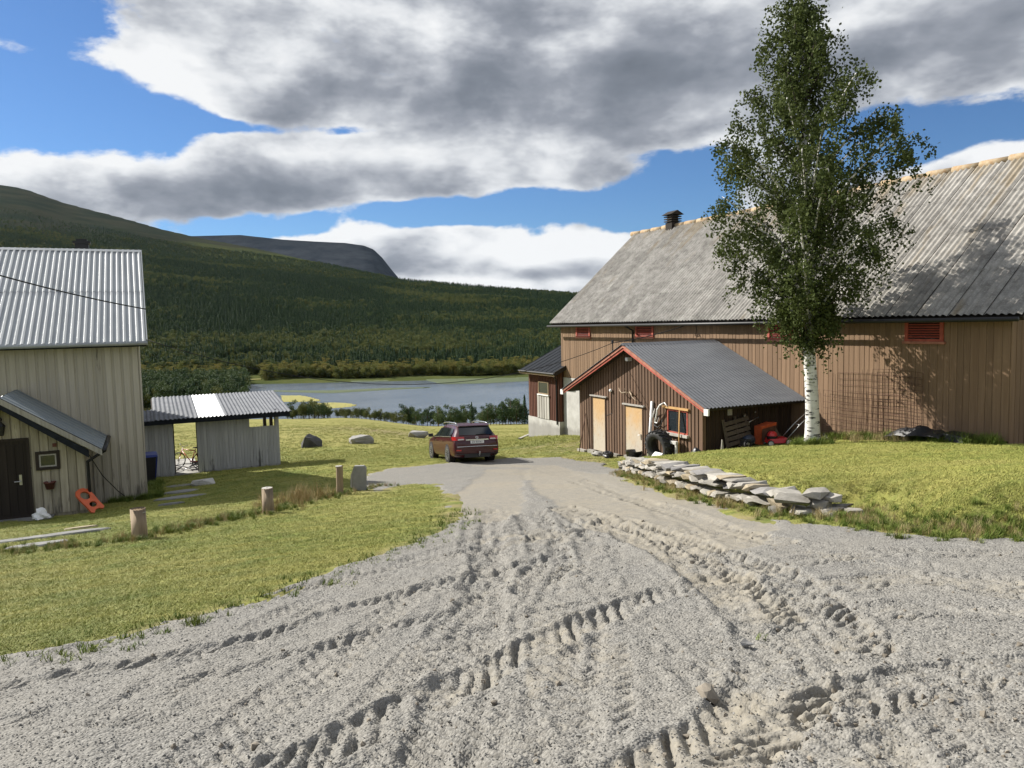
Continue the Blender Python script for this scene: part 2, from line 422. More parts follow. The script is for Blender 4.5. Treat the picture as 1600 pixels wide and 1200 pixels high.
c = grass_colour(nt, pos); c = nt.mix(.35, c, nt.mix(rnd, (.17, .205, .035), (.42, .38, .11))); setb(nt, b, c, .7, spec=.2)
m, nt, b, pos, rnd = material('green_blade'); setb(nt, b, nt.mix(rnd, (.085, .135, .02), (.17, .2, .04)), .7, spec=.2)
m, nt, b, pos, rnd = material('dry_blade'); setb(nt, b, nt.mix(rnd, (.24, .17, .075), (.42, .35, .19)), .8, spec=.1)
# gravel
m, nt, b, pos, rnd = material('gravel')
tan = nt.attr('tan'); damp = nt.attr('damp')
v1 = nt.voronoi(pos, 55, out='Color'); vd_ = nt.voronoi(pos, 55); v2 = nt.voronoi(pos, 120, out='Color'); n1 = nt.noise(pos, 1.3, 6, .6); n2 = nt.noise(pos, 9, 6, .7)
st = nt.mix(nt.sep(v1)[0], (.115, .111, .102), (.235, .228, .208))
st = nt.mix(nt.mapr(nt.sep(v2)[0], .55, .95, 0, .6), st, (.29, .28, .26))
st = nt.mix(nt.mapr(n1, .35, .7, 0, .4), st, (.235, .22, .19))
mud = nt.mix(nt.mapr(n2, .3, .7), (.195, .175, .14), (.275, .25, .20))
tn = nt.mapr(nt.math('ADD', tan, nt.math('MULTIPLY', nt.math('SUBTRACT', n2, .5), .9)), .35, .75)
c = nt.mix(nt.math('MULTIPLY', tn, .88), st, mud)
c = nt.mix(nt.mapr(nt.math('ADD', damp, nt.math('MULTIPLY', nt.math('SUBTRACT', n2, .5), .9)), .4, .85, 0, .7), c, (.15, .132, .105))
hb = nt.math('ADD', nt.math('MULTIPLY', nt.math('SUBTRACT', 1, vd_), nt.mapr(tn, 0, 1, 1, .25)), nt.math('MULTIPLY', n2, 1.2))
setb(nt, b, c, .95, nt.bump(hb, .75, .012), spec=.15)
# water
m, nt, b, pos, rnd = material('lake_water')
wn = nt.noise(nt.mapping(pos, scale=(.25, .9, 1), rot=(0, 0, -YAW)), .5, 5, .6)
wl = nt.noise(nt.mapping(pos, scale=(.012, .05, 1), rot=(0, 0, -YAW)), 1, 4, .6)
setb(nt, b, nt.mix(nt.mapr(wl, .4, .62), (.060, .082, .105), (.10, .122, .145)), .22, nt.bump(wn, .35, .35), spec=.5)
plain('reed', (.045, .066, .016), .9, var=.35); plain('marsh_grass', (.24, .22, .05), .95, var=.3)
# hill ground
m, nt, b, pos, rnd = material('hill_ground')
hz = nt.attr('shaded_heath'); n1 = nt.noise(pos, .004, 8, .62); n2 = nt.noise(pos, .03, 6, .65)
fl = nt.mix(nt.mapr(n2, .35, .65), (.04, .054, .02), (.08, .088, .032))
he = nt.mix(nt.mapr(n1, .38, .62), (.020, .027, .020), (.040, .040, .028)); he = nt.mix(nt.mapr(n2, .5, .72, 0, .5), he, (.022, .032, .018))  # heath tone, darkened in the colour for cloud shadow on the upper slope
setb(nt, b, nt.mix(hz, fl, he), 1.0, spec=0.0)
m, nt, b, pos, rnd = material('mountain_rock')
n1 = nt.noise(nt.mapping(pos, scale=(1, 1, 2.5)), .0035, 9, .66)
setb(nt, b, nt.mix(nt.mapr(n1, .35, .65), (.018, .022, .028), (.042, .046, .052)), 1.0, spec=0.0)
# leaves
def leaf(name, a, c2, trans=.25, patch=None, use_pos=None):
    m, nt, b, pos, rnd = material(name)
    f = rnd
    if use_pos: f = nt.mapr(nt.noise(pos, use_pos, 3, .6), .3, .7)
    c = nt.mix(f, a, c2)
    if patch: c = nt.mix(nt.mapr(nt.noise(pos, patch[0], 2, .5), patch[2], patch[2]+.1), c, nt.mix(rnd, patch[1], tuple(x*.7 for x in patch[1])))
    setb(nt, b, c, .7, spec=.12)
    tr = nt.new('ShaderNodeBsdfTranslucent'); nt.put(tr.inputs[0], c)
    ms = nt.new('ShaderNodeMixShader'); ms.inputs[0].default_value = trans
    nt.l.new(b.outputs[0], ms.inputs[1]); nt.l.new(tr.outputs[0], ms.inputs[2])
    out = [n for n in nt.n if n.type == 'OUTPUT_MATERIAL'][0]; nt.l.new(ms.outputs[0], out.inputs[0])
leaf('birch_leaf', (.042, .060, .017), (.090, .110, .032), .25, use_pos=3.0)
leaf('conifer_green', (.032, .064, .030), (.066, .108, .044), .1)
leaf('pine_green', (.040, .070, .026), (.080, .112, .038), .1)
leaf('grove_green', (.070, .090, .026), (.125, .135, .04), .15)
leaf('autumn_leaf', (.14, .16, .042), (.235, .20, .055), .2)
m, nt, b, pos, rnd = material('birch_bark')
n1 = nt.noise(nt.mapping(pos, scale=(3, 3, 14)), 1.0, 4, .6); n2 = nt.noise(nt.mapping(pos, scale=(2, 2, 3)), 1.3, 5, .65)
c = nt.mix(nt.mapr(n2, .3, .7), (.50, .48, .44), (.74, .73, .70)); c = nt.mix(nt.mapr(n1, .56, .61), c, (.03, .027, .024))
c = nt.mix(nt.mapr(nt.math('ADD', nt.sep(pos)[2], nt.math('MULTIPLY', n2, .9)), -2.2, -1.5, .55, 0), c, (.10, .09, .075))
setb(nt, b, c, .8, nt.bump(n1, .4, .01))
plain('twig', (.055, .042, .034), .9); plain('pine_bark', (.14, .075, .045), .95, var=.3)

# ------------------------------------------------------------------ terrain
LAKE = -43.35
CTRL = [(16.4,19.8,-3.0),(16.4,27.7,-3.76),(20.4,36.4,-4.5),(20.4,12.4,-1.85),(18,16.75,-2.36),(0,25,-3.3),(-4,22.5,-3.0),(5,33,-4.05),(0,33,-4.1),
        (10.9,26.4,-3.55),(0,0,0),(0,13,-1.6),(9,8,-1.1),(4,8,-1.08),(-6,14,-1.75),(12,14,-1.95),(-8,24,-3.1),(24,24,-3.2),(8,32,-4.0),(14,34,-4.45),(-6,4,-.5),(5,2,-.3)]
def base_plane(x, y):
    s = FX*x+FY*y; l = FY*x-FX*y
    near = -.0105*x-.13*y
    t = l/np.maximum(s, 20)
    k = .1130+(.1262-.1130)*sstep(-.24, -.09, t)
    far = -k*s
    w = sstep(26, 75, s)
    z = near*(1-w)+far*w
    flat = sstep(285, 345, s)
    lakebed = np.where(t < -.352, LAKE+1.0+.0*s, LAKE-1.6)
    lakebed = LAKE-1.6+2.6*(1-sstep(-.36, -.345, t))
    return z*(1-flat)+lakebed*flat
_cx = np.array([c[0] for c in CTRL]); _cy = np.array([c[1] for c in CTRL]); _cz = np.array([c[2] for c in CTRL], float)
_SG = 5.0
_K = np.exp(-((_cx[:, None]-_cx)**2+(_cy[:, None]-_cy)**2)/(2*_SG**2))
_wt = np.linalg.solve(_K+.02*np.eye(len(CTRL)), _cz-base_plane(_cx, _cy))
def G0(x, y):
    x = np.asarray(x, float); y = np.asarray(y, float)
    z = base_plane(x, y)
    for cx_, cy_, w_ in zip(_cx, _cy, _wt): z = z+w_*np.exp(-((x-cx_)**2+(y-cy_)**2)/(2*_SG**2))
    return z
def hit(px, py, f=G0):
    d = ray(px, py); lo = 0.5; p = None; prev = lo
    t = lo
    while t < 700:
        p = CAM+d*t
        if p.z < float(f(p.x, p.y)): break
        prev = t; t *= 1.03
    a, b_ = prev, t
    for _ in range(24):
        m_ = (a+b_)/2; p = CAM+d*m_
        if p.z < float(f(p.x, p.y)): b_ = m_
        else: a = m_
    return CAM+d*b_
def poly_from(pxs): return np.array([[*hit(*p)[:2]] for p in pxs])
def seg_dist(x, y, line):
    """distance, running length and signed side to an open polyline"""
    best = np.full(np.shape(x), 1e9); al = np.zeros(np.shape(x)); side = np.zeros(np.shape(x)); acc = 0
    for (x0, y0), (x1, y1) in zip(line[:-1], line[1:]):
        dx, dy = x1-x0, y1-y0; L = math.hypot(dx, dy)+1e-9
        t = np.clip(((x-x0)*dx+(y-y0)*dy)/L**2, 0, 1)
        d = np.hypot(x-x0-t*dx, y-y0-t*dy); m_ = d < best
        best = np.where(m_, d, best); al = np.where(m_, acc+t*L, al); side = np.where(m_, np.sign((x-x0)*dy-(y-y0)*dx), side); acc += L
    return best, al, side
def inside(x, y, poly):
    r = np.zeros(np.shape(x), bool); n = len(poly)
    for i in range(n):
        x0, y0 = poly[i]; x1, y1 = poly[(i+1) % n]
        c = ((y0 > y) != (y1 > y)) & (x < (x1-x0)*(y-y0)/((y1-y0) if y1 != y0 else 1e-9)+x0)
        r ^= c
    return r
def sdf(x, y, poly):
    d, _, _ = seg_dist(x, y, np.vstack([poly, poly[:1]])); return np.where(inside(x, y, poly), -d, d)

WALL_PX = [(1330,800),(1285,806),(1235,806),(1160,790),(1090,775),(1030,758),(968,738)]
WALL_LINE = poly_from(WALL_PX)
EDGE_R = poly_from([(1330,806),(1400,832),(1480,838),(1600,840),(1750,838)])
LAWN_R = np.vstack([EDGE_R[::-1], WALL_LINE, [[13.5, 18.5], [16.3, 19.6], [20.4, 19.6], [20.4, 10.0], [24, 4]]])
ROAD = np.vstack([poly_from([(-160,1085),(0,1036),(150,1012),(300,968),(430,928),(560,886),(640,856),(700,828),(712,800),(708,768),(690,757),(640,756),(590,768),(566,762),(572,745),(610,733),(660,728),(720,722),(800,716),(870,716),(930,722),(962,733),(985,752),(1030,768),(1100,790),(1180,812),(1240,822),(1330,826),(1400,836),(1480,841),(1600,843),(1750,842)]),
                  [[22, 1], [18, -6], [-12, -6]]])
MOUND = None
def raise_r(x, y):
    ins = inside(x, y, LAWN_R)
    dW, _, _ = seg_dist(x, y, WALL_LINE); dE, _, _ = seg_dist(x, y, EDGE_R)
    return np.where(ins, .40*sstep(.0, 1.6, dE)*sstep(.42, .70, dW)*np.exp(-(dW/7)**2), 0)
def G1(x, y): return G0(x, y)+raise_r(x, y)

# --- ground sheet
def fan(s0, s1, n, back, tmax, ncol, power=None, tmin=None):
    sp = np.geomspace(s0+back, s1+back, n); tt = np.linspace(-tmax if tmin is None else tmin, tmax, ncol)
    S, T = np.meshgrid(sp, tt, indexing='ij'); L = S*T; S = S-back
    return FX*S+FY*L, FY*S-FX*L
GX, GY = fan(-8, 640, 640, 12, 1.4, 540)
near = (np.hypot(GX, GY) < 60)
GZ = base_plane(GX, GY)
GZ[near] = G1(GX[near], GY[near])
rsd = np.full(GX.shape, 9.0); rsd[near] = sdf(GX[near], GY[near], ROAD)
GZ = GZ-.13*sstep(0.05, .5, -rsd)
dist = np.hypot(GX, GY)
GZ = GZ+fbm(GX, GY, .45, 4, 3)*.10*sstep(4, 14, dist)+fbm(GX, GY, .05, 4, 5)*1.0*sstep(45, 140, dist)*(1-sstep(280, 340, dist))
POSTS_PX = [(219, 842), (419, 800), (531, 772)]
VERGE = poly_from([(-120,872),(60,862),(219,842),(330,815),(419,800),(531,772),(600,760)])
vd2, _, _ = seg_dist(GX, GY, VERGE)
rough_g = np.maximum(sstep(36, 60, dist), 0)
bare = np.exp(-(np.hypot(GX-17.2, GY-30.5)/3.2)**2)+.9*np.exp(-(np.hypot(GX-15.4, GY-25)/1.3)**2)+.8*np.exp(-(vd2/.35)**2)*(dist < 40)
bare = bare+.75*np.exp(-(rsd/.30)**2)
# sandy patch out in the field
fp = hit(590, 674); bare = bare+np.exp(-((GX-fp.x)/7)**2-((GY-fp.y)/14)**2)
tag(link('ground', grid_mesh('ground', GX, GY, GZ, 'turf', attrs={'rough_g': rough_g, 'bare': np.clip(bare, 0, 1)})), kind='structure')

# --- gravel yard and track with tyre prints
sp = [-2.0]
while sp[-1] < 40: sp.append(sp[-1]+max(.011, .0135*(max(sp[-1], 1)/4)**1.55))
sp = np.array(sp); tt = np.linspace(-.98, .98, 1050)
S, T = np.meshgrid(sp, tt, indexing='ij'); L = (S+5)*T
VX = FX*S+FY*L; VY = FY*S-FX*L
keep_c = None
rs = sdf(VX, VY, ROAD)
edge_n = fbm(VX, VY, 1.6, 4, 11)*.7
rs2 = rs+edge_n
VZ = G1(VX, VY)
roadin = 1-sstep(-.02, .22, rs2)
rough = fbm(VX, VY, 6, 4, 21)*.022+fbm(VX, VY, 1.1, 3, 31)*.04
tanm = np.zeros(VX.shape); damp = np.zeros(VX.shape); tread = np.zeros(VX.shape); smooth_m = np.zeros(VX.shape)
def track(pxs, width, depth, pitch, kind='chevron', tan=.0, dmp=.0, lugs=1.0):
    """a tyre print: pressed lane, slanting lug bars with one sharp edge, torn berm along both sides"""
    global tread, tanm, damp
    line = poly_from(pxs)
    box = (VX > line[:, 0].min()-1) & (VX < line[:, 0].max()+1) & (VY > line[:, 1].min()-1) & (VY < line[:, 1].max()+1)
    x, y = VX[box], VY[box]
    if len(x) == 0: return
    d, al, sd = seg_dist(x, y, line); sh_ = int(abs(line[0][0])*7) % 60
    dd = d+fbm(x, y, 2.6, 3, 41)*.10; w = width/2
    ins = 1-sstep(w*.86, w*1.08, dd); u = d*sd
    if kind == 'chevron': ph = al/pitch+np.abs(u)*1.15/pitch+(u > 0)*.5
    else: ph = al/pitch+u*1.1/pitch
    ph = ph+fbm(x, y, 2.2, 3, 51)*.8; fr = ph-np.floor(ph)
    bar_ = sstep(.0, .10, fr)*(1-sstep(.30, .62, fr))                       # lug dent: steep on one side, easy on the other
    bar_ = bar_*sstep(-.30, .05, fbm(x, y, 5, 3, 55+sh_))*(.15+1.25*vnoise(np.floor(ph)*3.7, np.floor(ph)*1.3+sh_))*(1 if kind != 'chevron' else sstep(.02, .06, np.abs(u)))
    broken = sstep(-.34, -.02, fbm(x, y, .8, 3, sh_))
    berm = np.exp(-((dd-w*1.12)/.055)**2)*.35*depth*(.2+1.6*vnoise(x, y, 11, 5)*vnoise(x, y, 4, 6))
    tread[box] += broken*(ins*(-depth*.22-lugs*bar_*depth*.75+.10*depth*vnoise(x, y, 16, 9))+berm)
    tanm[box] = np.maximum(tanm[box], tan*ins*broken)
    damp[box] = np.maximum(damp[box], dmp*(ins*bar_+.35*np.exp(-((dd-w)/.07)**2))*broken)
def smooth_path(pxs, width, tan):
    global tanm, smooth_m, tread
    line = poly_from(pxs); d, al, sd = seg_dist(VX, VY, line)
    m_ = 1-sstep(width*.42, width*.55, d+fbm(VX, VY, 1.3, 3, 61)*.35)
    tanm = np.maximum(tanm, tan*m_); smooth_m = np.maximum(smooth_m, m_); tread = tread-.02*m_
smooth_path([(790,735),(770,760),(760,785),(755,806)], 1.5, .6)
smooth_path([(850,735),(900,765),(960,795),(1040,825),(1100,842)], 1.7, .65)
smooth_path([(760,728),(850,730),(940,745),(1050,785),(1150,825)], 1.2, .6)
track([(900,752),(960,772),(1060,800),(1130,826),(1220,850)], .42, .04, .13, tan=.5, dmp=.35)
track([(830,806),(850,845),(862,885),(835,925)], .50, .06, .14, tan=.25, dmp=.75)
track([(745,815),(742,850),(770,890),(745,925)], .42, .05, .13, tan=.2, dmp=.5)
track([(880,795),(960,825),(1050,862),(1125,905),(1180,950),(1215,1000),(1235,1050),(1215,1100),(1150,1150),(1080,1195),(1000,1250)], .60, .06, .15, tan=.62, dmp=.5)
track([(960,812),(1060,842),(1150,876),(1230,905),(1290,960),(1340,1010)], .45, .06, .14, tan=.4, dmp=.8)
track([(1120,905),(1220,885),(1340,868),(1480,868),(1700,872)], .45, .04, .14, tan=.3, dmp=.4)
track([(1250,925),(1400,905),(1560,918),(1720,935)], .5, .05, .15, tan=.45, dmp=.3)
track([(1180,985),(1320,960),(1460,955),(1700,975)], .45, .04, .14, tan=.35, dmp=.3)
track([(1290,1120),(1400,1080),(1520,1060),(1700,1050)], .5, .055, .15, tan=.35, dmp=.5)
track([(-60,1092),(100,1060),(250,1034),(400,1000),(520,962),(640,928),(760,898),(860,872)], .22, .06, .15, kind='d', tan=.15, dmp=.35)
track([(-60,1152),(120,1108),(280,1072),(420,1036),(560,1000),(700,962)], .2, .04, .14, kind='d', tan=.12, dmp=.2)
track([(420,1210),(560,1150),(660,1096),(740,1060),(840,1012),(940,968),(1050,925)], .36, .06, .16, kind='d', tan=.35, dmp=.3)
track([(700,1010),(850,965),(1000,935),(1130,925)], .4, .035, .14, tan=.3, dmp=.25)
tr_ = random.Random(8)
for k in range(34):      # older, half driven-out prints fanning from the neck of the track
    x0 = tr_.uniform(735, 1080); x1 = tr_.uniform(-100, 1750); y1 = 1230 if 200 < x1 < 1500 else tr_.uniform(900, 1150); y0 = 800+max(0, x0-800)*.12
    bow = tr_.uniform(-60, 60); track([(x0+(x1-x0)*f_+bow*math.sin(math.pi*f_), y0+(y1-y0)*f_**1.25) for f_ in (0, .15, .3, .45, .6, .75, .9, 1)], tr_.choice([.22, .3, .42]), tr_.uniform(.018, .034), tr_.uniform(.11, .17), tr_.choice(['chevron', 'd']), tan=tr_.choice([0, .1, .35]), dmp=tr_.uniform(.0, .25))
# churned wet patch bottom right
hp = hit(1450, 1100); m_ = np.exp(-(((VX-hp.x)/1.0)**2+((VY-hp.y)/.8)**2)); damp = np.maximum(damp, m_*.5); rough = rough+m_*fbm(VX, VY, 10, 5, 71, .65)*.05
for q_ in ((1180,960,.5),(900,900,.7),(1330,960,.6),(1500,1000,.6)):
    hp = hit(*q_[:2]); m_ = np.exp(-(((VX-hp.x)**2+(VY-hp.y)**2)/q_[2]**2)); rough = rough+m_*fbm(VX, VY, 8, 5, 81, .65)*.035; damp = np.maximum(damp, .4*m_*vnoise(VX, VY, 4, 3))
fine = fbm(VX, VY, 20, 3, 91, .6)*.016
fade = 1-sstep(16, 30, np.hypot(VX, VY))
VZ = VZ+.02+(rough*(1-.75*smooth_m)+tread+fine*(1-.7*smooth_m))*(.25+.75*fade)*roadin-.30*(1-roadin)*sstep(0, .35, rs2)
tanm = np.clip(tanm+.25*sstep(.05, .3, fbm(VX, VY, .8, 4, 95)), 0, 1)
me = grid_mesh('gravel_yard', VX, VY, VZ, 'gravel', attrs={'tan': tanm, 'damp': damp})
bm = bmesh.new(); bm.from_mesh(me); bm.verts.ensure_lookup_table()
far_v = (rs2 > .6).ravel(); bmesh.ops.delete(bm, geom=[v for v in bm.verts if far_v[v.index]], context='VERTS'); bm.to_mesh(me); bm.free()
tag(link('gravel_yard', me), kind='structure')

# --- lake
lx, ly = fan(300, 900, 24, 0, .45, 24)
tag(link('lake', grid_mesh('lake', lx, ly, np.full(lx.shape, LAKE), 'lake_water')), kind='structure')
def lake_pt(px, py):
    d = ray(px, py); return CAM+d*((LAKE-CAM.z)/d.z)
def strip(name, top, bot, mat, label=None, h=.5):
    """a low bed of plants standing in the water, outlined by its far and near bank"""
    n = 40; m_ = MB(); rt = []; 
    def samp(pl, u):
        xs = [p[0] for p in pl]; return np.interp(u, xs, [p[1] for p in pl])
    x0 = top[0][0]; x1 = top[-1][0]; r = random.Random(len(name)+int(x0))
    rows = []
    for i in range(n+1):
        u = x0+(x1-x0)*i/n
        a = lake_pt(u, samp(top, u)); b_ = lake_pt(u, samp(bot, u))
        rows.append([a.lerp(b_, k/4) for k in range(5)])
    vs_ = []; fs = []
    for i, rw in enumerate(rows):
        for k, p in enumerate(rw): vs_.append((p.x+r.uniform(-1, 1), p.y+r.uniform(-1, 1), LAKE+(.05 if k in (0, 4) or i in (0, n) else h*r.uniform(.5, 1))))
    for i in range(n):
        for k in range(4): fs.append((i*5+k, i*5+k+1, i*5+6+k, i*5+5+k))
    o = m_.add(vs_, fs).build(name, mat); tag(o, kind='stuff', label=label); return o
strip('reed_bed', [(660,592.3),(720,590),(800,588.5),(900,588.5)], [(660,593),(690,600),(760,599),(840,594.5),(900,593.5)], 'reed', 'dark green reed bed reaching into the far side of the lake')
strip('reed_bed', [(395,593.5),(520,593),(600,592),(664,591)], [(395,594.6),(520,597.5),(600,596),(664,592.4)], 'reed', 'thin green reed bed along the far lake shore')
strip('reed_bed', [(425,610),(470,610),(520,610),(600,606.5),(672,605)], [(425,611.5),(470,613.5),(520,614.5),(600,609.5),(672,606)], 'reed', 'narrow dark reed bar lying across the middle of the lake')
strip('marsh_spit', [(440,618),(470,618),(490,622),(500,626)], [(440,628),(470,628),(490,627),(500,627)], 'marsh_grass', 'yellow marsh spit by the near shore beyond the white shed')
strip('marsh_spit', [(490,630),(520,629),(545,630),(556,633)], [(490,640),(520,638),(545,636),(556,634)], 'marsh_grass', 'yellow grass tongue in the lake above the young trees', .4)

# --- hills: forest slope with bare fell on its left, and a flat-topped mountain far behind
def px_t(px): return (px-800)/1197
CR = np.array([(-700,300,4600),(-300,270,5200),(-60,283,5000),(0,288,5000),(60,298,4900),(120,320,4700),(200,340,4500),(260,357,4300),(330,373,4100),(400,386,3800),(470,401,3500),(540,416,3200),(625,434,2800),(700,441,2600),(800,450,2400),(900,457,2300),(1000,462,2300),(1300,470,2300),(2300,470,2300)], float)
def hill_z(s, t):
    """height of the far slope at forward distance s and lateral ratio t"""
    px = 800+1197*t
    yc = np.interp(px, CR[:, 0], CR[:, 1]); dc = np.interp(px, CR[:, 0], CR[:, 2])
    hor = 505-.0222*(px-800)
    zc = (hor-yc)/1197*dc+CAM.z-5
    u = np.clip((s-655)/(dc-655), 0, None)
    z = LAKE+1.2+(zc-LAKE-1.2)*np.minimum(u, 1)**1.12-.12*np.maximum(s-dc, 0)
    x = FX*s+FY*s*t; y = FY*s-FX*s*t
    und = (fbm(x, y, .004, 4, 7)*38+fbm(x, y, .0013, 3, 9)*70)*np.clip(u, 0, 1)*(1-np.clip(u, 0, 1)**3*.92)
    return np.where(s < 655, LAKE+1.2-.04*(655-s)*(s < 640), z+und)
HS, HT = np.meshgrid(np.geomspace(625, 8000, 190), np.linspace(-1.35, 1.1, 300), indexing='ij')
HX = FX*HS+FY*HS*HT; HY = FY*HS-FX*HS*HT; HZ = hill_z(HS, HT)
scr_y = (505-.0222*1197*HT)-(HZ-CAM.z)/HS*1197
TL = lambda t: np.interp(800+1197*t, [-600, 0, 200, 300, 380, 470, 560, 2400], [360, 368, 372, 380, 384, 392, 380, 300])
shaded_heath = 1-sstep(-6, 26, scr_y-TL(HT)+fbm(HX, HY, .006, 4, 15)*40)
tag(link('hillside', grid_mesh('hillside', HX, HY, HZ, 'hill_ground', attrs={'shaded_heath': shaded_heath})), kind='structure')
MR = [(200,372),(300,371),(340,370),(385,369),(450,376),(500,379),(545,381),(575,385),(590,391),(603,404),(615,420),(628,436),(660,452),(700,470)]
mt = np.linspace(px_t(200), px_t(700), 140); msd = np.linspace(0, 1, 26)
MS, MT = np.meshgrid(9200-msd*3600, mt, indexing='ij'); mpx = 800+1197*MT
myc = np.interp(mpx, [p[0] for p in MR], [p[1] for p in MR])
mzc = ((505-.0222*(mpx-800))-myc)/1197*9200+CAM.z
MZ = mzc-np.linspace(0, 1, 26)[:, None]**.8*(mzc+120)
mX = FX*MS+FY*MS*MT; mY = FY*MS-FX*MS*MT
MZ = MZ+fbm(mX, mY, .002, 5, 17)*150*np.sin(np.pi*np.clip(msd*1.2, 0, 1))[:, None]
tag(link('mountain', grid_mesh('mountain', mX, mY, MZ, 'mountain_rock')), kind='structure')

# ------------------------------------------------------------------ building helpers
def plank_mesh(mat, w=1, d=1):
    """unit board, arrises eased: x across, y thickness (front at -y), z up 0..1; scaled per board"""
    m_ = MB(); e_ = .06
    prof = [(-.5, 0), (-.5, -.7), (-.5+e_, -1), (.5-e_, -1), (.5, -.7), (.5, 0)]
    m_.prism([(x, y, 0) for x, y in prof], (0, 0, 1))
    return m_.mesh('plank', mat)
PM = {}
def plank(parent, mat, x, y, z0, z1, w, t, face='-y', name='plank', tilt=0.0):
    if mat not in PM: PM[mat] = plank_mesh(mat)
    rz = {'-y': 0, '-x': -math.pi/2, '+x': math.pi/2}[face]
    return link(name, PM[mat], parent, (x, y, z0), (0, tilt, rz) if face == '-y' else (tilt, 0, rz), (w, t, z1-z0))
def cut_plank(parent, mat, poly, off, name='plank'):
    m_ = MB(); m_.prism(poly, off); return m_.build(name, mat, parent)
def ribbed(width, length, pitch, depth, kind='trap', thick=0.0, n_sine=8, rows=1):
    """roof sheet: x across (0..width), y up the slope (0..length), ribs standing in z"""
    xs = []; zs = []
    nrib = max(1, round(width/pitch)); p = width/nrib
    for i in range(nrib):
        if kind == 'trap':
            for f_, h_ in ((0, 0), (.44, 0), (.56, 1), (.86, 1), (.98, 0)): xs.append((i+f_)*p); zs.append(h_*depth)
        else:
            for k in range(n_sine): xs.append((i+k/n_sine)*p); zs.append(depth*.5*(1-math.cos(2*math.pi*k/n_sine)))
    xs.append(width); zs.append(zs[0])
    vs_ = []; fs = []; n = len(xs)
    for r_ in (0, 1):
        for x, z in zip(xs, zs): vs_.append((x, r_*length, z))
    for i in range(n-1): fs.append((i, i+1, n+i+1, n+i))
    m_ = MB(); m_.add(vs_, fs); return m_
def place_sheet(name, me, parent, origin, xdir, ydir, jit=0):
    xd = Vector(xdir).normalized(); yd = Vector(ydir).normalized(); zd = xd.cross(yd)
    o = bpy.data.objects.new(name, me); col.objects.link(o)
    M = Matrix((xd, yd, zd)).transposed().to_4x4(); M.translation = Vector(origin)
    o.parent = parent; o.matrix_parent_inverse = world_of(parent).inverted(); o.matrix_basis = M
    if jit:
        o.rotation_euler.rotate_axis('Z', random.uniform(-jit, jit)); o.rotation_euler.rotate_axis('X', random.uniform(-jit, jit)*.5)
    return o
def frame_on(parent, name, face, pos, w, h, bar, t, mat):
    """rectangular frame of four bars on a wall; pos = lower left (seen from outside), face '-x' or '-y'"""
    m_ = MB(); x, y, z = pos
    def bx(u0, v0, u1, v1):
        if face == '-y': m_.box((x+u0, y-t, z+v0), (x+u1, y, z+v1))
        else: m_.box((x-t, y-u1, z+v0), (x, y-u0, z+v1))
    bx(0, 0, w, bar); bx(0, h-bar, w, h); bx(0, bar, bar, h-bar); bx(w-bar, bar, w, h-bar)
    return m_.build(name, mat, parent)
def slab(parent, name, face, pos, w, h, t, mat):
    m_ = MB(); x, y, z = pos
    if face == '-y': m_.box((x, y-t, z), (x+w, y, z+h))
    else: m_.box((x-t, y-w, z), (x, y, z+h))
    return m_.build(name, mat, parent)

# ------------------------------------------------------------------ farmhouse
house = thing('farmhouse', 'two storey cream board farmhouse with ribbed grey metal roof and gabled entrance porch', 'house', (-4, 25, -3.4))
HWX, HY0, HY1, HL = -.17, 25.0, 35.0, -9.5
EZ, RZ, RY = 1.50, 4.45, 30.0
wm = MB()
wm.prism([(HL, HY0, -4.6), (HWX, HY0, -4.6), (HWX, HY0, EZ+.05), (HL, HY0, EZ+.05)], (0, HY1-HY0, 0))
wm.prism([(HWX, HY0+.01, EZ+.05), (HWX, HY1-.01, EZ+.05), (HWX, RY, RZ-.12)], (HL-HWX, 0, 0))
hwall = wm.build('wall', 'cream_board', house); hwall['label'] = 'weathered cream board wall with dark mildew low down'
x = HWX-.02; i = 0
while x > -8.5:
    w = random.uniform(.150, .168); plank(hwall, 'cream_board', x-w/2, HY0, -3.28+random.uniform(-.02, .02), EZ+.02, w, .026); x -= .234; i += 1
MBx = MB().box((HWX-.001, HY0-.03, -3.3), (HWX+.03, HY0+.12, EZ+.02)); MBx.build('corner_board', 'cream_board', house)
slope = Vector((0, RY-(HY0-.45), RZ-(EZ-.13)))
SL = slope.length
hroof = MB().prism([(HL-.3, HY0-.40, EZ-.15), (HL-.3, RY, RZ-.06), (HL-.3, HY1+.40, EZ-.15), (HL-.3, HY1+.36, EZ-.25), (HL-.3, RY, RZ-.18), (HL-.3, HY0-.36, EZ-.25)], (.04-HL+.26, 0, 0)).build('roof', 'black_felt', house)
hs1 = ribbed(1.0, SL/2+.06, .1667, .028).mesh('roof_sheet', 'pale_metal_roof')
for c_ in range(10):
    for r_ in range(2):
        o0 = Vector((.06-1.0*(c_+1), HY0-.45, EZ-.13))+slope*(r_*.5-.004)+Vector((0, 0, .012*r_))
        place_sheet('roof_sheet', hs1, hroof, o0, (1, 0, 0), slope)
bs = MB().add([(HL-.3, RY, RZ), (.06, RY, RZ), (.06, HY1+.45, EZ-.13), (HL-.3, HY1+.45, EZ-.13)], [(0, 1, 2, 3)]).build('roof_sheet', 'pale_metal_roof', hroof)
MB().prism([(HL-.3, RY-.16, RZ-.045), (HL-.3, RY, RZ+.045), (HL-.3, RY+.16, RZ-.045), (HL-.3, RY, RZ+.02)], (.37-HL, 0, 0)).build('ridge_cap', 'pale_metal_roof', hroof)
MB().prism([(.065, HY0-.46, EZ-.24), (.065, RY, RZ-.10), (.065, RY, RZ+.05), (.065, HY0-.46, EZ-.09)], (.03, 0, 0)).build('verge_trim', 'pale_metal_roof', hroof)
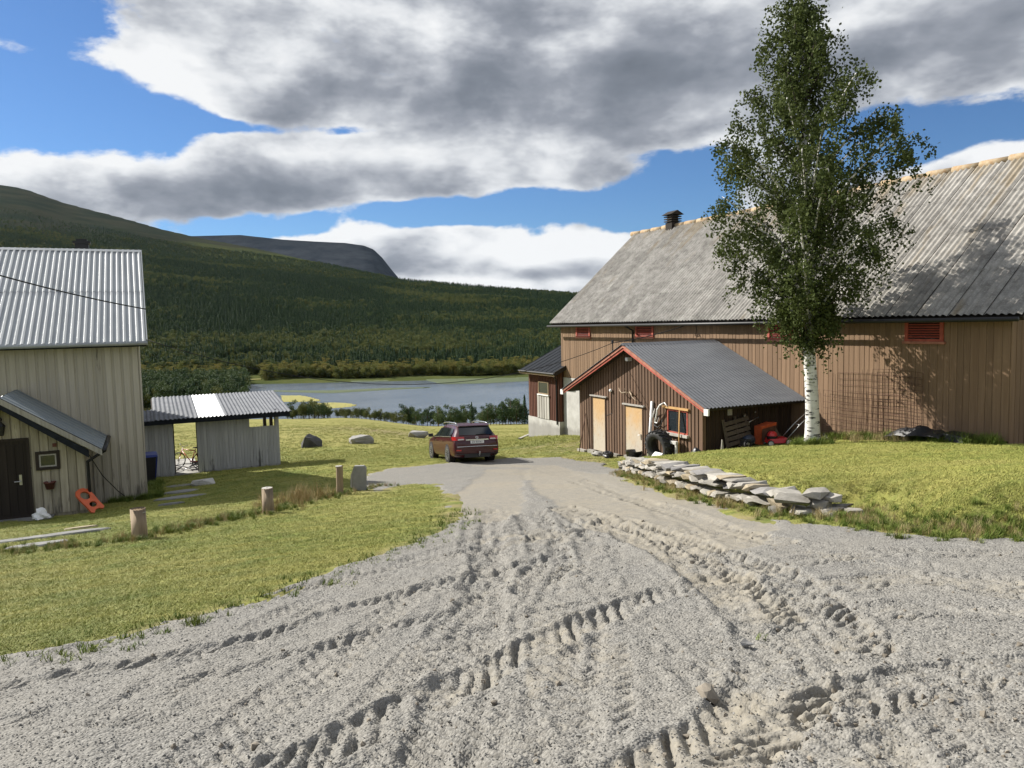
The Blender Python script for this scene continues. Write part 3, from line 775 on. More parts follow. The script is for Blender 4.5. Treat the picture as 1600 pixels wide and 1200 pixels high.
MB().box((HL-.3, HY0-.47, EZ-.28), (.06, HY0-.445, EZ-.135)).build('fascia', 'black_felt', house)
gm = MB(); gm.tube([(HL-.3, HY0-.53, EZ-.20), (.09, HY0-.53, EZ-.18)], .06, 10); gm.build('gutter', 'pale_metal_roof', house, True)
ch = MB().box((-2.0, 31.0, 3.6), (-1.58, 31.5, 4.78)).box((-2.06, 30.94, 4.78), (-1.52, 31.56, 4.86)).box((-1.96, 31.05, 4.86), (-1.62, 31.45, 4.94)); ch.build('chimney', 'black_metal', house)
# porch
PX0, PX1, PY, PRX, PEZ, PRZ = -4.95, -1.54, 22.5, -3.24, -1.12, .12
pw = MB().prism([(PX0, PY, -3.4), (PX1, PY, -3.4), (PX1, PY, PEZ), (PRX, PY, PRZ-.08), (PX0, PY, PEZ)], (0, 2.49, 0))
pwall = pw.build('porch_wall', 'porch_board', house); pwall['label'] = 'grey weathered boards of the entrance porch'
door_x0, door_x1 = -3.85, -2.80
win = (-2.62, -1.60, -2.05, .56)     # x0, z0..., set below
x = PX1-.01
while x > PX0:
    w = random.uniform(.165, .18); xc = x-w/2
    zt = PRZ-.10-abs(xc-PRX)*(PRZ-PEZ)/(PRX-PX0)-.02
    if door_x0-.05 < xc < door_x1+.03: plank(pwall, 'porch_board', xc, PY, -.98, zt, w, .024)
    else: plank(pwall, 'porch_board', xc, PY, -2.93, zt, w, .024)
    x -= .196
ps = Vector((PRX+2.08-PRX, 0, PEZ-.16-PRZ)); 
proof = MB().prism([(PRX-2.08, PY-.32, PEZ-.22), (PRX, PY-.32, PRZ-.03), (PRX+2.08, PY-.32, PEZ-.22), (PRX+2.04, PY-.32, PEZ-.30), (PRX, PY-.32, PRZ-.14), (PRX-2.04, PY-.32, PEZ-.30)], (0, 2.8, 0)).build('porch_roof', 'black_felt', house)
for sgn in (1, -1):
    a = Vector((PRX, PY-.36, PRZ)); e2 = Vector((PRX+sgn*2.12, PY-.36, PEZ-.21))
    sh = ribbed(2.84, (e2-a).length, 2.84/6, .02).mesh('roof_sheet', 'porch_roof_metal')
    if sgn > 0: place_sheet('roof_sheet', sh, proof, e2+Vector((0, 0, .0)), (0, 1, 0), a-e2)
    else: place_sheet('roof_sheet', sh, proof, e2+Vector((0, 2.84, 0)), (0, -1, 0), a-e2)
    MB().prism([a+Vector((0, -.02, -.02)), e2+Vector((0, -.02, -.02)), e2+Vector((0, -.02, -.17)), a+Vector((0, -.02, -.17))], (0, .03, 0)).build('bargeboard', 'grey_board', proof)
    MB().prism([a+Vector((0, -.01, -.17)), e2+Vector((-.3*sgn, -.01, .0)), e2+Vector((-.3*sgn, -.01, -.20)), a+Vector((0, -.01, -.30))], (0, .03, 0)).build('soffit_board', 'black_felt', proof)
MB().tube([(PRX+2.17, PY-.36, PEZ-.25), (PRX+2.17, HY0-.03, PEZ-.25)], .055, 10).build('gutter', 'black_metal', proof, True)
MB().tube([(PRX+2.16, PY-.25, PEZ-.28), (PX1+.06, PY-.03, PEZ-.55), (PX1+.06, PY-.03, -2.2), (PX1+.06, PY-.03, -2.95)], .04, 8).build('downpipe', 'black_metal', house, True)
door = slab(house, 'door', '-y', (door_x0, PY, -2.92), door_x1-door_x0, 1.92, .03, 'dark_board'); door['label'] = 'dark brown front door'
for k in range(5): slab(door, 'plank', '-y', (door_x0+.09+k*.178, PY-.03, -2.84), .165, 1.74, .012, 'dark_board')
frame_on(door, 'frame', '-y', (door_x0-.06, PY-.001, -2.98), door_x1-door_x0+.12, 2.04, .07, .05, 'dark_board')
hx = door_x1-.17
MB().box((hx-.03, PY-.055, -2.12), (hx+.03, PY-.042, -1.86)).tube([(hx, PY-.05, -2.02), (hx, PY-.11, -2.02), (hx-.13, PY-.11, -2.02)], .013, 8).build('handle', 'steel', door)
a = on_y(57, 735, PY); b_ = on_y(93, 703, PY)
pwin = slab(house, 'window', '-y', (a.x+.05, PY-.005, a.z+.05), b_.x-a.x-.1, b_.z-a.z-.1, .03, 'window_glass')
frame_on(pwin, 'frame', '-y', (a.x, PY-.002, a.z), b_.x-a.x, b_.z-a.z, .075, .06, 'dark_board')
frame_on(pwin, 'sash', '-y', (a.x+.075, PY-.01, a.z+.075), b_.x-a.x-.15, b_.z-a.z-.15, .035, .035, 'grey_board')
lp = on_y(2, 672, PY-.16)
lm = MB(); lm.lathe([(.0, .0), (.045, .02), (.085, .24), (.10, .25), (.02, .36), (.0, .38)], (lp.x, lp.y, lp.z-.16), n=6); lm.tube([(lp.x, lp.y, lp.z+.2), (lp.x, lp.y+.06, lp.z+.30), (lp.x, PY-.01, lp.z+.22)], .014, 6)
lm.build('wall_lantern', 'black_metal', house)
def text_mesh(body_, size, mat, ext_=.002):
    cu = bpy.data.curves.new('lettering', 'FONT'); cu.body = body_; cu.size = size; cu.extrude = ext_; cu.align_x = 'CENTER'; cu.align_y = 'CENTER'
    ob = bpy.data.objects.new('lettering', cu); me = bpy.data.meshes.new_from_object(ob); bpy.data.objects.remove(ob); me.materials.clear(); me.materials.append(MATS[mat]); return me
for k, ch_ in enumerate('316'):
    p = on_y(46.5, 727, PY); link('house_number', text_mesh(ch_, .17, 'black_metal', .006), house, (p.x, PY-.032, p.z+.10+(1-k)*.15), (math.pi/2, 0, 0))
p = on_y(85, 696, PY); slab(house, 'vent', '-y', (p.x-.04, PY-.02, p.z-.03), .09, .09, .03, 'terracotta')
p = on_y(78, 758, PY-.12)
fp_ = MB().lathe([(.0, -.10), (.085, -.10), (.125, .06), (.14, .06), (.14, .09), (.115, .09), (.10, .04), (.0, .04)], p, n=14)
tag(fp_.build('flower_pot', 'terracotta', None, True), 'small dark red flower pot hanging on the porch wall', 'flower pot')
# threshold step and flagstones in front of the door
tag(MB().box((-4.6, 21.55, -3.2), (-2.3, 22.46, -2.95)).build('doorstep', 'slab_stone'), 'low dark stone doorstep below the brown porch door', 'doorstep')
def flat_stone(c, rx, ry, h, seed, mat, name, label, cat, group=None, lift=.005):
    r = random.Random(seed); n = 9; pts = []
    for k in range(n):
        a_ = 2*math.pi*k/n; q = r.uniform(.78, 1.1); pts.append((c[0]+rx*q*math.cos(a_), c[1]+ry*q*math.sin(a_)))
    m_ = MB(); top = []
    vs_ = []
    for x_, y_ in pts: vs_.append((x_, y_, float(G1(x_, y_))-h))
    for x_, y_ in pts: vs_.append((x_, y_, float(G1(x_, y_))+lift))
    for x_, y_ in pts: vs_.append((c[0]+(x_-c[0])*.93, c[1]+(y_-c[1])*.93, float(G1(x_, y_))+lift+.02))
    fs = [tuple(range(2*n, 3*n))]+[(i, (i+1) % n, n+(i+1) % n, n+i) for i in range(n)]+[(n+i, n+(i+1) % n, 2*n+(i+1) % n, 2*n+i) for i in range(n)]
    m_.add(vs_, fs); o = m_.build(name, mat); tag(o, label, cat, group); return o
fl = [((20,845),(.55,.42),'long pale flagstone at the left edge below the porch'),((75,838),(.5,.38),'pale flagstone between the porch and the low cut posts'),((118,832),(.6,.45),'flagstone right of the porch path'),((62,851),(.5,.35),'narrow flagstone nearest the lawn'),
      ((125,825),(.35,.2),'sandy flat stone beside the flagstones')]
for k, (q, rr, lb) in enumerate(fl):
    h_ = hit(*q); flat_stone(h_, rr[0], rr[1], .1, 40+k, 'slab_stone' if k != 4 else 'wall_stone_tan', 'flagstone', lb, 'flagstone', 'flagstones before the porch')
for k, (q, rr, lb) in enumerate([((281,759),(.5,.42),'farthest stepping stone on the shaded lawn'),((283,768),(.55,.4),'middle stepping stone on the shaded lawn'),((281,777),(.7,.45),'broad nearest stepping stone on the shaded lawn'),((268,787),(.35,.2),'small stepping stone nearest the house corner')]):
    h_ = hit(*q); flat_stone(h_, rr[0], rr[1], .1, 60+k, 'slab_stone', 'stepping_stone', lb, 'stepping stone', 'stepping stones behind the farmhouse')

# ------------------------------------------------------------------ barn
BX, BY0, BY1 = 20.4, 12.4, 36.4
BEX, BEZ, BRX, BRZ = 19.95, 1.60, 25.6, 6.55
barn = thing('barn', 'long brown board barn with steep grey corrugated roof and red louvred openings', 'barn', (20.4, 24, -4))
bw = MB(); bw.prism([(BX, BY0, -4.9), (31, BY0, -4.9), (31, BY0, 1.9), (BRX, BY0, 6.3), (BX, BY0, 1.9)], (0, BY1-BY0, 0))
bwall = bw.build('wall', 'annex_gap', barn)
MB().box((BX-.06, 26.5, -6.0), (BX+.3, BY1-.02, -1.32)).build('foundation', 'concrete', barn)
y = BY0+.01
while y < BY1-.1:
    w = random.uniform(.17, .25)
    if y+w > BY1: w = BY1-y
    zb = -1.30+random.uniform(-.012, .012) if y > 22 else float(G1(BX-.2, y))+.04
    plank(bwall, 'barn_board', BX, y+w/2, zb, 1.95, w-.006, .028+random.uniform(-.004, .004), '-x'); y += w
xx = BX-.03
while xx < 24.5:
    w = random.uniform(.18, .24); plank(bwall, 'barn_board', xx+w/2, BY0, -3.0, 1.9+max(0, (xx-BX))*.8, w-.012, .026, '-y'); xx += w
bsl = Vector((BRX-BEX, 0, BRZ-BEZ)); BL = bsl.length
broof = MB().prism([(BEX+.03, BY0-.5, BEZ-.06), (BRX, BY0-.5, BRZ-.07), (31.3, BY0-.5, BEZ-.06), (31.2, BY0-.5, BEZ-.18), (BRX, BY0-.5, BRZ-.2), (BEX+.1, BY0-.5, BEZ-.15)], (0, BY1-BY0+.85, 0)).build('roof', 'dark_board', barn)
NR = 4; NCc = 25; cw = (BY1-BY0+.95)/NCc
bs_me = ribbed(cw-.026, BL/NR+.10, .177, .06, 'sine', n_sine=6).mesh('roof_sheet', 'fibre_roof', True)
for c_ in range(NCc):
    for r_ in range(NR):
        o0 = Vector((BEX-.04, BY0-.55+cw*(c_+1)-.006, BEZ-.01))+bsl*(r_/NR)+Vector((-.012, 0, .014))*(r_)*.5+Vector((0, 0, random.uniform(0, .012)))
        place_sheet('roof_sheet', bs_me, broof, o0, (0, -1, 0), bsl, jit=.0035)
MB().add([(BRX, BY0-.5, BRZ), (BRX, BY1+.35, BRZ), (31.4, BY1+.35, BEZ), (31.4, BY0-.5, BEZ)], [(0, 1, 2, 3)]).build('roof_sheet', 'fibre_roof', broof)
for k in range(26):
    y0 = BY0-.55+k*.97; m_ = MB()
    m_.tube([(BRX-.02, y0, BRZ+.015+random.uniform(-.01, .01)), (BRX-.02, y0+.99, BRZ+.03+random.uniform(-.01, .01))], [.135, .15], 8); m_.build('ridge_tile', 'ridge_tile', broof, True)
MB().tube([(BEX-.14, BY0-.5, BEZ-.12), (BEX-.14, BY1+.4, BEZ-.16)], .062, 10).build('gutter', 'black_metal', barn, True)
p = on_x(989, 510, BX-.08); MB().tube([(BEX-.14, p.y, BEZ-.15), (BX-.10, p.y, 1.2), (BX-.10, p.y, -1.2)], .05, 8).build('downpipe', 'black_metal', barn, True)
def louvre(px0, px1, py0, py1):
    a = on_x(px0, (py0+py1)/2, BX-.03); b2 = on_x(px1, (py0+py1)/2, BX-.03)
    y1_, y0_ = a.y, b2.y; zc_ = (a.z+b2.z)/2; hh = (py1-py0)/1197*((a-CAM).dot(Vector((FX, FY, 0)))+(b2-CAM).dot(Vector((FX, FY, 0))))/2
    z0 = zc_-hh/2; w = y1_-y0_
    o = slab(barn, 'louvre_window', '-x', (BX-.02, y1_, z0), w, hh, .02, 'dark_interior'); o['label'] = 'red louvred vent opening'
    frame_on(o, 'frame', '-x', (BX-.028, y1_+.02, z0-.02), w+.04, hh+.04, .10, .05, 'red_paint')
    slab(o, 'sill', '-x', (BX-.028, y1_+.08, z0-.06), w+.16, .07, .08, 'faded_red_paint')
    n = 6
    for k in range(n):
        zz_ = z0+.1+(hh-.2)*(k+.5)/n; m_ = MB(); m_.bar((BX-.045, y1_-.08, zz_), (BX-.045, y0_+.08, zz_), .015, (hh-.2)/n*.78, up=(-.55, 0, .8)); m_.build('slat', 'louvre_red', o)
louvre(901, 922, 507, 527); louvre(994, 1021, 505, 527); louvre(1201, 1243, 506, 531); louvre(1416, 1474, 500, 534)
cp = (25.55, 33.3)
vent = MB().box((cp[0]-.27, cp[1]-.27, BRZ-.2), (cp[0]+.27, cp[1]+.27, BRZ+.22)).build('roof_vent', 'dark_board', barn)
for k in range(3): MB().box((cp[0]-.33, cp[1]-.33, BRZ+.26+k*.12), (cp[0]+.33, cp[1]+.33, BRZ+.31+k*.12)).build('louvre', 'dark_board', vent)
MB().box((cp[0]-.2, cp[1]-.2, BRZ+.22), (cp[0]+.2, cp[1]+.2, BRZ+.62)).build('core', 'dark_interior', vent)
MB().prism([(cp[0]-.42, cp[1]-.42, BRZ+.62), (cp[0], cp[1]-.42, BRZ+.84), (cp[0]+.42, cp[1]-.42, BRZ+.62)], (0, .84, 0)).build('cap', 'dark_board', vent)

# ------------------------------------------------------------------ lean-to at the far end of the barn
ext = thing('lean_to', 'small red brown board lean-to with black roof at the far barn end', 'shed', (20.1, 38, -4.6))
ew = MB().prism([(20.1, 36.12, -3.75), (25, 36.12, -3.75), (25, 36.12, 1.2), (20.1, 36.12, -1.0)], (0, 3.68, 0)).build('wall', 'annex_gap', ext)
MB().box((20.06, 36.08, -6.2), (25.1, 39.84, -3.74)).build('foundation', 'concrete', ext)
y = 36.14
while y < 39.7:
    w = .13; c_ = on_x(842, 620, 20.1).y
    plank(ew, 'red_brown_board', 20.1, y+w/2, -3.76, -1.02, w, .028, '-x'); y += .19
xx = 20.13
while xx < 21.5: plank(ew, 'red_brown_board', xx+.06, 36.12, -3.76, -1.0+(xx-20.1)*.4, .13, .028, '-y'); xx += .19
er = MB().prism([(19.7, 35.85, -1.04), (25.2, 35.85, 1.60), (25.2, 35.85, 1.5), (19.7, 35.85, -1.16)], (0, 4.25, 0)).build('roof', 'black_felt', ext)
for k in range(8): MB().box((19.69, 35.86+k*.53, -1.04), (19.70, 35.87+k*.53, -1.03)); 
for k in range(9):
    y_ = 35.86+k*.525; MB().bar((19.7, y_, -1.03), (25.2, y_, 1.61), .03, .02).build('seam', 'black_felt', er)
MB().box((19.66, 35.83, -1.24), (19.70, 40.12, -1.06)).build('fascia', 'bare_board', ext)
MB().prism([(19.66, 35.82, -1.24), (19.66, 35.82, -1.0), (23, 35.82, .58), (23, 35.82, .34)], (0, .03, 0)).build('bargeboard', 'dark_board', ext)
MB().tube([(19.62, 35.84, -1.10), (19.62, 40.1, -1.10)], .05, 8).build('gutter', 'black_metal', ext)
MB().tube([(19.62, 36.0, -1.12), (20.02, 36.3, -1.5), (20.02, 36.3, -3.9)], .035, 8).build('downpipe', 'black_metal', ext)
a = on_x(842, 586, 20.07); b2 = on_x(857, 586, 20.07); zt = on_x(850, 597, 20.07).z; zb = on_x(850, 615, 20.07).z
ewin = slab(ext, 'window', '-x', (20.065, a.y, zb), a.y-b2.y, zt-zb, .02, 'window_glass')
frame_on(ewin, 'frame', '-x', (20.06, a.y+.03, zb-.03), a.y-b2.y+.06, zt-zb+.06, .06, .04, 'bare_board')
slab(ewin, 'sill', '-x', (20.06, a.y+.08, zb-.1), a.y-b2.y+.16, .06, .09, 'white_paint')
a = on_x(840, 640, 20.06); b2 = on_x(859, 640, 20.06); z1_ = on_x(850, 617, 20.06).z
hatch = slab(ext, 'hatch', '-x', (20.07, a.y, -3.74), a.y-b2.y, z1_+3.74, .012, 'annex_gap'); hatch['label'] = 'bare grey board hatch below the window'
k_ = 0; wv = (a.y-b2.y)/5
for k in range(5): plank(hatch, 'grey_board', 20.055, b2.y+wv*(k+.5), -3.72, z1_-.01, wv*.86, .03, '-x')
# rubble and planks at its foot
for k, (q, q2, w, lb) in enumerate([((812,688),(845,672),.16,'pale weathered plank lying by the lean-to foundation'),((835,682),(862,680),.2,'pale plank lying flat at the lean-to corner')]):
    a = hit(*q); b2 = hit(*q2); m_ = MB(); m_.bar((a.x, a.y, a.z+.10), (b2.x, b2.y, b2.z+.12), w, .06); tag(m_.build('loose_plank', 'grey_board'), lb, 'plank', 'planks by the lean-to')

# ------------------------------------------------------------------ brown tool shed against the barn
AX, AY0, AY1, ARY, AEZ, ARZ = 16.4, 19.85, 27.75, 23.8, -1.17, .79
ann = thing('tool_shed', 'brown board tool shed with dark corrugated roof and red bargeboards', 'shed', (16.4, 23.8, -3.4))
az_top = lambda y_: ARZ-.13-abs(y_-ARY)*(ARZ-AEZ)/4.58
aw = MB().prism([(AX, AY0, -4.4), (AX, AY1, -4.4), (AX, AY1, az_top(AY1)), (AX, ARY, az_top(ARY)), (AX, AY0, az_top(AY0))], (BX-AX-.1, 0, 0)).build('wall', 'annex_gap', ann)
D1 = (on_x(928, 660, AX).y, on_x(947, 660, AX).y); D2 = (on_x(979, 660, AX).y, on_x(1005, 660, AX).y)
WN = (on_x(1045, 670, AX).y, on_x(1075, 670, AX).y)
d1t, d2t = on_x(938, 622, AX).z, on_x(992, 636, AX).z; d1b, d2b = on_x(938, 704, AX).z, on_x(992, 714, AX).z
wt_, wb_ = on_x(1060, 642, AX).z, on_x(1060, 676, AX).z
y = AY0+.02
while y < AY1-.05:
    w = .125; yc = y+w/2; zt = az_top(yc)-.01; zb = float(G0(AX-.3, yc))+.05
    def seg(z0, z1):
        if z1-z0 < .05: return
        s_ = (1 if yc < ARY else -1)*(ARZ-AEZ)/4.58*w/2
        if abs(z1-zt) < 1e-6: cut_plank(aw, 'annex_board', [(AX-.028, y, z0), (AX-.028, y+w, z0), (AX-.028, y+w, z1+s_), (AX-.028, y, z1-s_)], (.03, 0, 0))
        else: plank(aw, 'annex_board', AX, yc, z0, z1, w, .028, '-x')
    if D1[1]-.05 < yc < D1[0]+.05: seg(d1t+.08, zt)
    elif D2[1]-.05 < yc < D2[0]+.05: seg(d2t+.08, zt)
    elif WN[1]-.05 < yc < WN[0]+.05: seg(wt_+.06, zt); seg(zb, wb_-.06)
    else: seg(zb, zt)
    y += .187
MB().box((AX-.035, AY0-.035, -3.3), (AX+.1, AY0+.10, az_top(AY0))).build('corner_board', 'annex_board', ann)
xx = AX+.15
while xx < BX-.15: plank(aw, 'shaded_side_board', xx+.06, AY0, -3.2, -1.3, .125, .026, '-y'); xx += .187
asl = Vector((0, 4.58, ARZ-AEZ)); AL = asl.length
aroof = MB().prism([(AX-.42, ARY-4.55, AEZ-.03), (AX-.42, ARY, ARZ-.03), (AX-.42, ARY+4.55, AEZ-.03), (AX-.42, ARY+4.5, AEZ-.12), (AX-.42, ARY, ARZ-.13), (AX-.42, ARY-4.5, AEZ-.12)], (BX-AX+.38, 0, 0)).build('roof', 'dark_board', ann)
nsh = 5; sw = (BX-AX+.44)/nsh
as_me = ribbed(sw+.02, AL/2+.08, .14, .045, 'sine', n_sine=6).mesh('roof_sheet', 'dark_metal_roof', True)
for k in range(nsh):
    for r_ in range(2):
        lift_ = Vector((0, 0, .006*r_))
        place_sheet('roof_sheet', as_me, aroof, Vector((AX-.47+sw*k, ARY-4.62, AEZ-.02))+asl*(r_*.5-.006)+lift_, (1, 0, 0), asl)
        place_sheet('roof_sheet', as_me, aroof, Vector((AX-.47+sw*(k+1), ARY+4.62, AEZ-.02))+Vector((0, -asl.y, asl.z))*(r_*.5-.006)+lift_, (-1, 0, 0), Vector((0, -asl.y, asl.z)))
MB().prism([(AX-.48, ARY-.16, ARZ-.04), (AX-.48, ARY, ARZ+.05), (AX-.48, ARY+.16, ARZ-.04)], (BX-AX+.4, 0, 0)).build('ridge_cap', 'dark_metal_roof', aroof)
for sgn in (-1, 1):
    a = Vector((AX-.45, ARY, ARZ-.0)); e2 = Vector((AX-.45, ARY+sgn*4.66, AEZ-.035))
    MB().prism([a+Vector((0, 0, -.03)), e2+Vector((0, 0, -.03)), e2+Vector((0, 0, -.12)), a+Vector((0, 0, -.12))], (.03, 0, 0)).build('bargeboard', 'faded_red_paint', aroof)
    MB().prism([a+Vector((.032, 0, -.12)), e2+Vector((.032, 0, -.12)), e2+Vector((.032, 0, -.20)), a+Vector((.032, 0, -.22))], (.03, 0, 0)).build('bargeboard', 'red_paint', aroof)
    MB().box((AX-.462, ARY+sgn*4.66-.10, AEZ-.24), (AX-.40, ARY+sgn*4.66+.10, AEZ-.03)).build('bargeboard_end', 'white_paint', aroof)
def ply_door(yy, zt, zb, name, lb):
    o = slab(ann, 'door', '-x', (AX-.005, yy[0], zb), yy[0]-yy[1], zt-zb, .035, 'plywood'); o['label'] = lb
    slab(o, 'lintel', '-x', (AX-.01, yy[0]+.14, zt+.05), yy[0]-yy[1]+.3, .055, .10, 'grey_board')
    for yv in (yy[0]+.035, yy[1]-.0): slab(o, 'jamb', '-x', (AX-.008, yv+.0, zb), .035, zt-zb+.04, .05, 'annex_board')
    return o
ply_door(D1, d1t, d1b, 'door', 'narrow orange plywood door'); dd2 = ply_door(D2, d2t, d2b, 'door', 'wider plywood door bleached pale below')
MB().box((AX-.06, D2[1]+.06, (d2t+d2b)/2-.22), (AX-.04, D2[1]+.10, (d2t+d2b)/2-.02)).tube([(AX-.05, D2[1]+.08, (d2t+d2b)/2-.05), (AX-.10, D2[1]+.08, (d2t+d2b)/2-.05), (AX-.10, D2[1]+.2, (d2t+d2b)/2-.07)], .012, 6).build('handle', 'steel', dd2)
awn = slab(ann, 'window', '-x', (AX-.002, WN[0], wb_), WN[0]-WN[1], wt_-wb_, .015, 'window_glass')
frame_on(awn, 'frame', '-x', (AX-.01, WN[0]+.03, wb_-.03), WN[0]-WN[1]+.06, wt_-wb_+.06, .05, .035, 'red_paint')
slab(awn, 'mullion', '-x', (AX-.012, (WN[0]+WN[1])/2+.02, wb_), .045, wt_-wb_, .03, 'dark_board')
slab(awn, 'lintel', '-x', (AX-.01, WN[0]+.22, wt_+.05), WN[0]-WN[1]+.34, .07, .09, 'fresh_wood')
slab(awn, 'sill', '-x', (AX-.01, WN[0]+.12, wb_-.12), WN[0]-WN[1]+.22, .09, .12, 'grey_board')
p = on_x(986, 561, AX); fl_ = MB().box((AX-.2, p.y-.09, p.z-.07), (AX-.03, p.y+.09, p.z+.07)).build('floodlight', 'dirty_white', ann)
MB().box((AX-.22, p.y-.07, p.z-.05), (AX-.2, p.y+.07, p.z+.05)).build('lens', 'tail_clear', fl_)
p = on_x(957, 610, AX); MB().lathe([(0, 0), (.05, .01), (.07, .05), (.05, .10), (0, .11)], (AX-.03-.11, p.y, p.z), 'x', 12).build('wall_lamp', 'white_plastic', ann, True)
MB().tube([(AX-.035, p.y, p.z), (AX-.035, p.y, p.z-.9), (AX-.035, p.y+.5, p.z-1.05)], .008, 5).build('cable', 'cable_black', ann)
p = on_y(1139, 644, AY0); slab(ann, 'vent', '-y', (p.x-.09, AY0-.028, p.z-.1), .19, .2, .02, 'grey_board')
for k in range(9):
    yv = AY1-.3-k*.85
    flat = MB(); r = random.Random(k); c_ = Vector((AX-.08, yv, float(G0(AX-.1, yv))+.02)); flat.box((c_.x-.1, c_.y-r.uniform(.15, .35), c_.z-.3), (c_.x+.2, c_.y+r.uniform(.15, .3), c_.z+r.uniform(.03, .1))); flat.build('footing_stone', 'wall_stone', ann)

# ------------------------------------------------------------------ open bicycle shed behind the house
SY = 33.05
shed = thing('bicycle_shed', 'low open shed of white boards with corrugated roof holding one bright sheet', 'shed', (2.5, 33.5, -4.1))
X = lambda px, py=690, Y=SY: on_y(px, py, Y).x
swl = slab(shed, 'wall', '-y', (X(200), SY+.04, -4.5), X(271)-X(200), 2.5, .03, 'shed_board')
swr = slab(shed, 'wall', '-y', (X(309), SY+.04, -4.5), X(391)-X(309), 2.62, .03, 'shed_board')
zs0 = on_y(410, 666, SY).z; zs1 = on_y(410, 652, SY).z; ze = on_y(400, 646, SY).z
slab(swr, 'apron', '-y', (X(391), SY+.04, -4.5), X(437)-X(391), zs0+4.5, .03, 'shed_board')
slab(swr, 'end_post', '-y', (X(431), SY+.04, zs0), X(437)-X(431), ze-zs0+.15, .03, 'shed_board')
x = X(200)
while x < X(437)-.02:
    w = .118; xc = x+w/2
    if not (X(271)-.04 < xc < X(309)+.03):
        top = zs0 if X(391) < xc < X(430) else ze+.06
        plank(swl if xc < X(290) else swr, 'shed_board', xc, SY+.01, float(G0(xc, SY))+.05, top, w-.008, .022+random.uniform(-.003, .003))
    x += w
slab(shed, 'side_wall', '-y', (X(437)-.04, SY+3.6, -4.6), .05, 1.0, 3.5, 'shed_board')
for pxp in (413.5, 423.5): MB().box((X(pxp, 660, SY+3.8)-.07, SY+3.75, -5), (X(pxp, 660, SY+3.8)+.07, SY+3.9, ze+.3)).build('post', 'dark_board', shed)
MB().box((X(271), SY-.1, -4.6), (X(309)+.02, SY+3.8, float(G0(2, SY))+.03)).build('floor_slab', 'concrete', shed)
a = on_y(455, 643.5, SY-.5); s0x = on_y(200, 659.5, SY-.5); tz = on_y(432, 611, SY+4.2).z
sv = Vector((0, 4.7, tz-a.z)); 
sroof = MB().prism([(on_y(238, 657, SY-.5).x, SY-.45, a.z-.12), (a.x-.1, SY-.45, a.z-.12), (a.x-.1, SY-.45, a.z-.02), (on_y(238, 657, SY-.5).x, SY-.45, a.z-.02)], (0, 4.55, sv.z*.97)).build('roof', 'dark_board', shed)
xw0, xw1 = on_y(310, 652, SY-.5).x, on_y(352, 650, SY-.5).x
edges = [on_y(240, 657, SY-.5).x, on_y(276, 655, SY-.5).x, xw0, xw1, on_y(387, 648, SY-.5).x, on_y(421, 646, SY-.5).x, a.x]
for k in range(6):
    w = edges[k+1]-edges[k]; sh = ribbed(w+.03, sv.length, .155, .045, 'sine', n_sine=6).mesh('roof_sheet', 'white_roof_sheet' if k == 2 else 'shed_roof', True)
    o = place_sheet('roof_sheet', sh, sroof, (edges[k], SY-.5, a.z+.004*k), (1, 0, 0), sv)
    if k == 2: o['label'] = 'bright white roof sheet'
w = edges[0]-s0x.x; sh = ribbed(w+.03, 2.2, .155, .045, 'sine', n_sine=6).mesh('roof_sheet', 'shed_roof', True)
place_sheet('roof_sheet', sh, sroof, (s0x.x, SY-.5, a.z-.03), (1, 0, 0), sv)
MB().box((s0x.x, SY-.47, a.z-.17), (a.x-.05, SY-.43, a.z-.0)).build('fascia', 'black_felt', shed)
for pxp in (215, 271, 309, 432):
    xx = X(pxp); MB().box((xx-.04, SY+.05, -4.5), (xx+.04, SY+.14, a.z+.04)).build('post', 'dark_board', shed)

# ------------------------------------------------------------------ car
def ground_frame(x, y, heading, f=G1):
    """matrix standing on the ground at x, y; local +y along heading"""
    e_ = .6; n = Vector((-(float(f(x+e_, y))-float(f(x-e_, y)))/(2*e_), -(float(f(x, y+e_))-float(f(x, y-e_)))/(2*e_), 1)).normalized()
    h = Vector((math.sin(heading), math.cos(heading), 0)); xa = h.cross(n).normalized(); ya = n.cross(xa)
    M = Matrix((xa, ya, n)).transposed().to_4x4(); M.translation = (x, y, float(f(x, y))); return M
def thing_m(name, label, cat, M, group=None):
    o = thing(name, label, cat, M.to_translation(), 0, group); o.rotation_euler = M.to_euler(); return o
car = thing_m('parked_car', 'dark red estate car with silver roof rails parked at the end of the gravel', 'car', ground_frame(11.25, 28.45, R(6.6)))
car.location.z -= .01
ST = [(-2.39,.76,.40,.74,.78,.50),(-2.34,.855,.30,.93,.985,.62),(-2.22,.885,.25,.985,1.09,.66),(-1.86,.90,.22,.985,1.415,.60),(-1.3,.905,.2,.97,1.462,.60),(-.4,.905,.19,.95,1.48,.60),(.35,.905,.19,.93,1.45,.585),
      (1.2,.90,.19,.91,1.02,.64),(1.75,.885,.2,.85,.925,.62),(2.2,.83,.22,.72,.79,.55),(2.39,.66,.30,.56,.62,.42)]
def sec(y):
    ys = [s[0] for s in ST]; return [float(np.interp(y, ys, [s[k] for s in ST])) for k in range(1, 6)]
vs_ = []; fs = []
for (y, w, zb, be, ro, wt) in ST:
    hf = [(.0, zb-.05), (.88*w, zb-.05), (.985*w, zb+.06), (w, .45 if zb < .4 else zb+.12), (w*1.0, .66 if be > .8 else be-.08), (.975*w, be), (wt+.03, ro-.07), (wt-.06, ro-.015), (0, ro)]
    ring = [(x_, y, z_) for x_, z_ in hf]+[(-x_, y, z_) for x_, z_ in hf[-2:0:-1]]
    vs_ += ring
n = 16
for i in range(len(ST)-1):
    for k in range(n): fs.append((i*n+k, i*n+(k+1) % n, (i+1)*n+(k+1) % n, (i+1)*n+k))
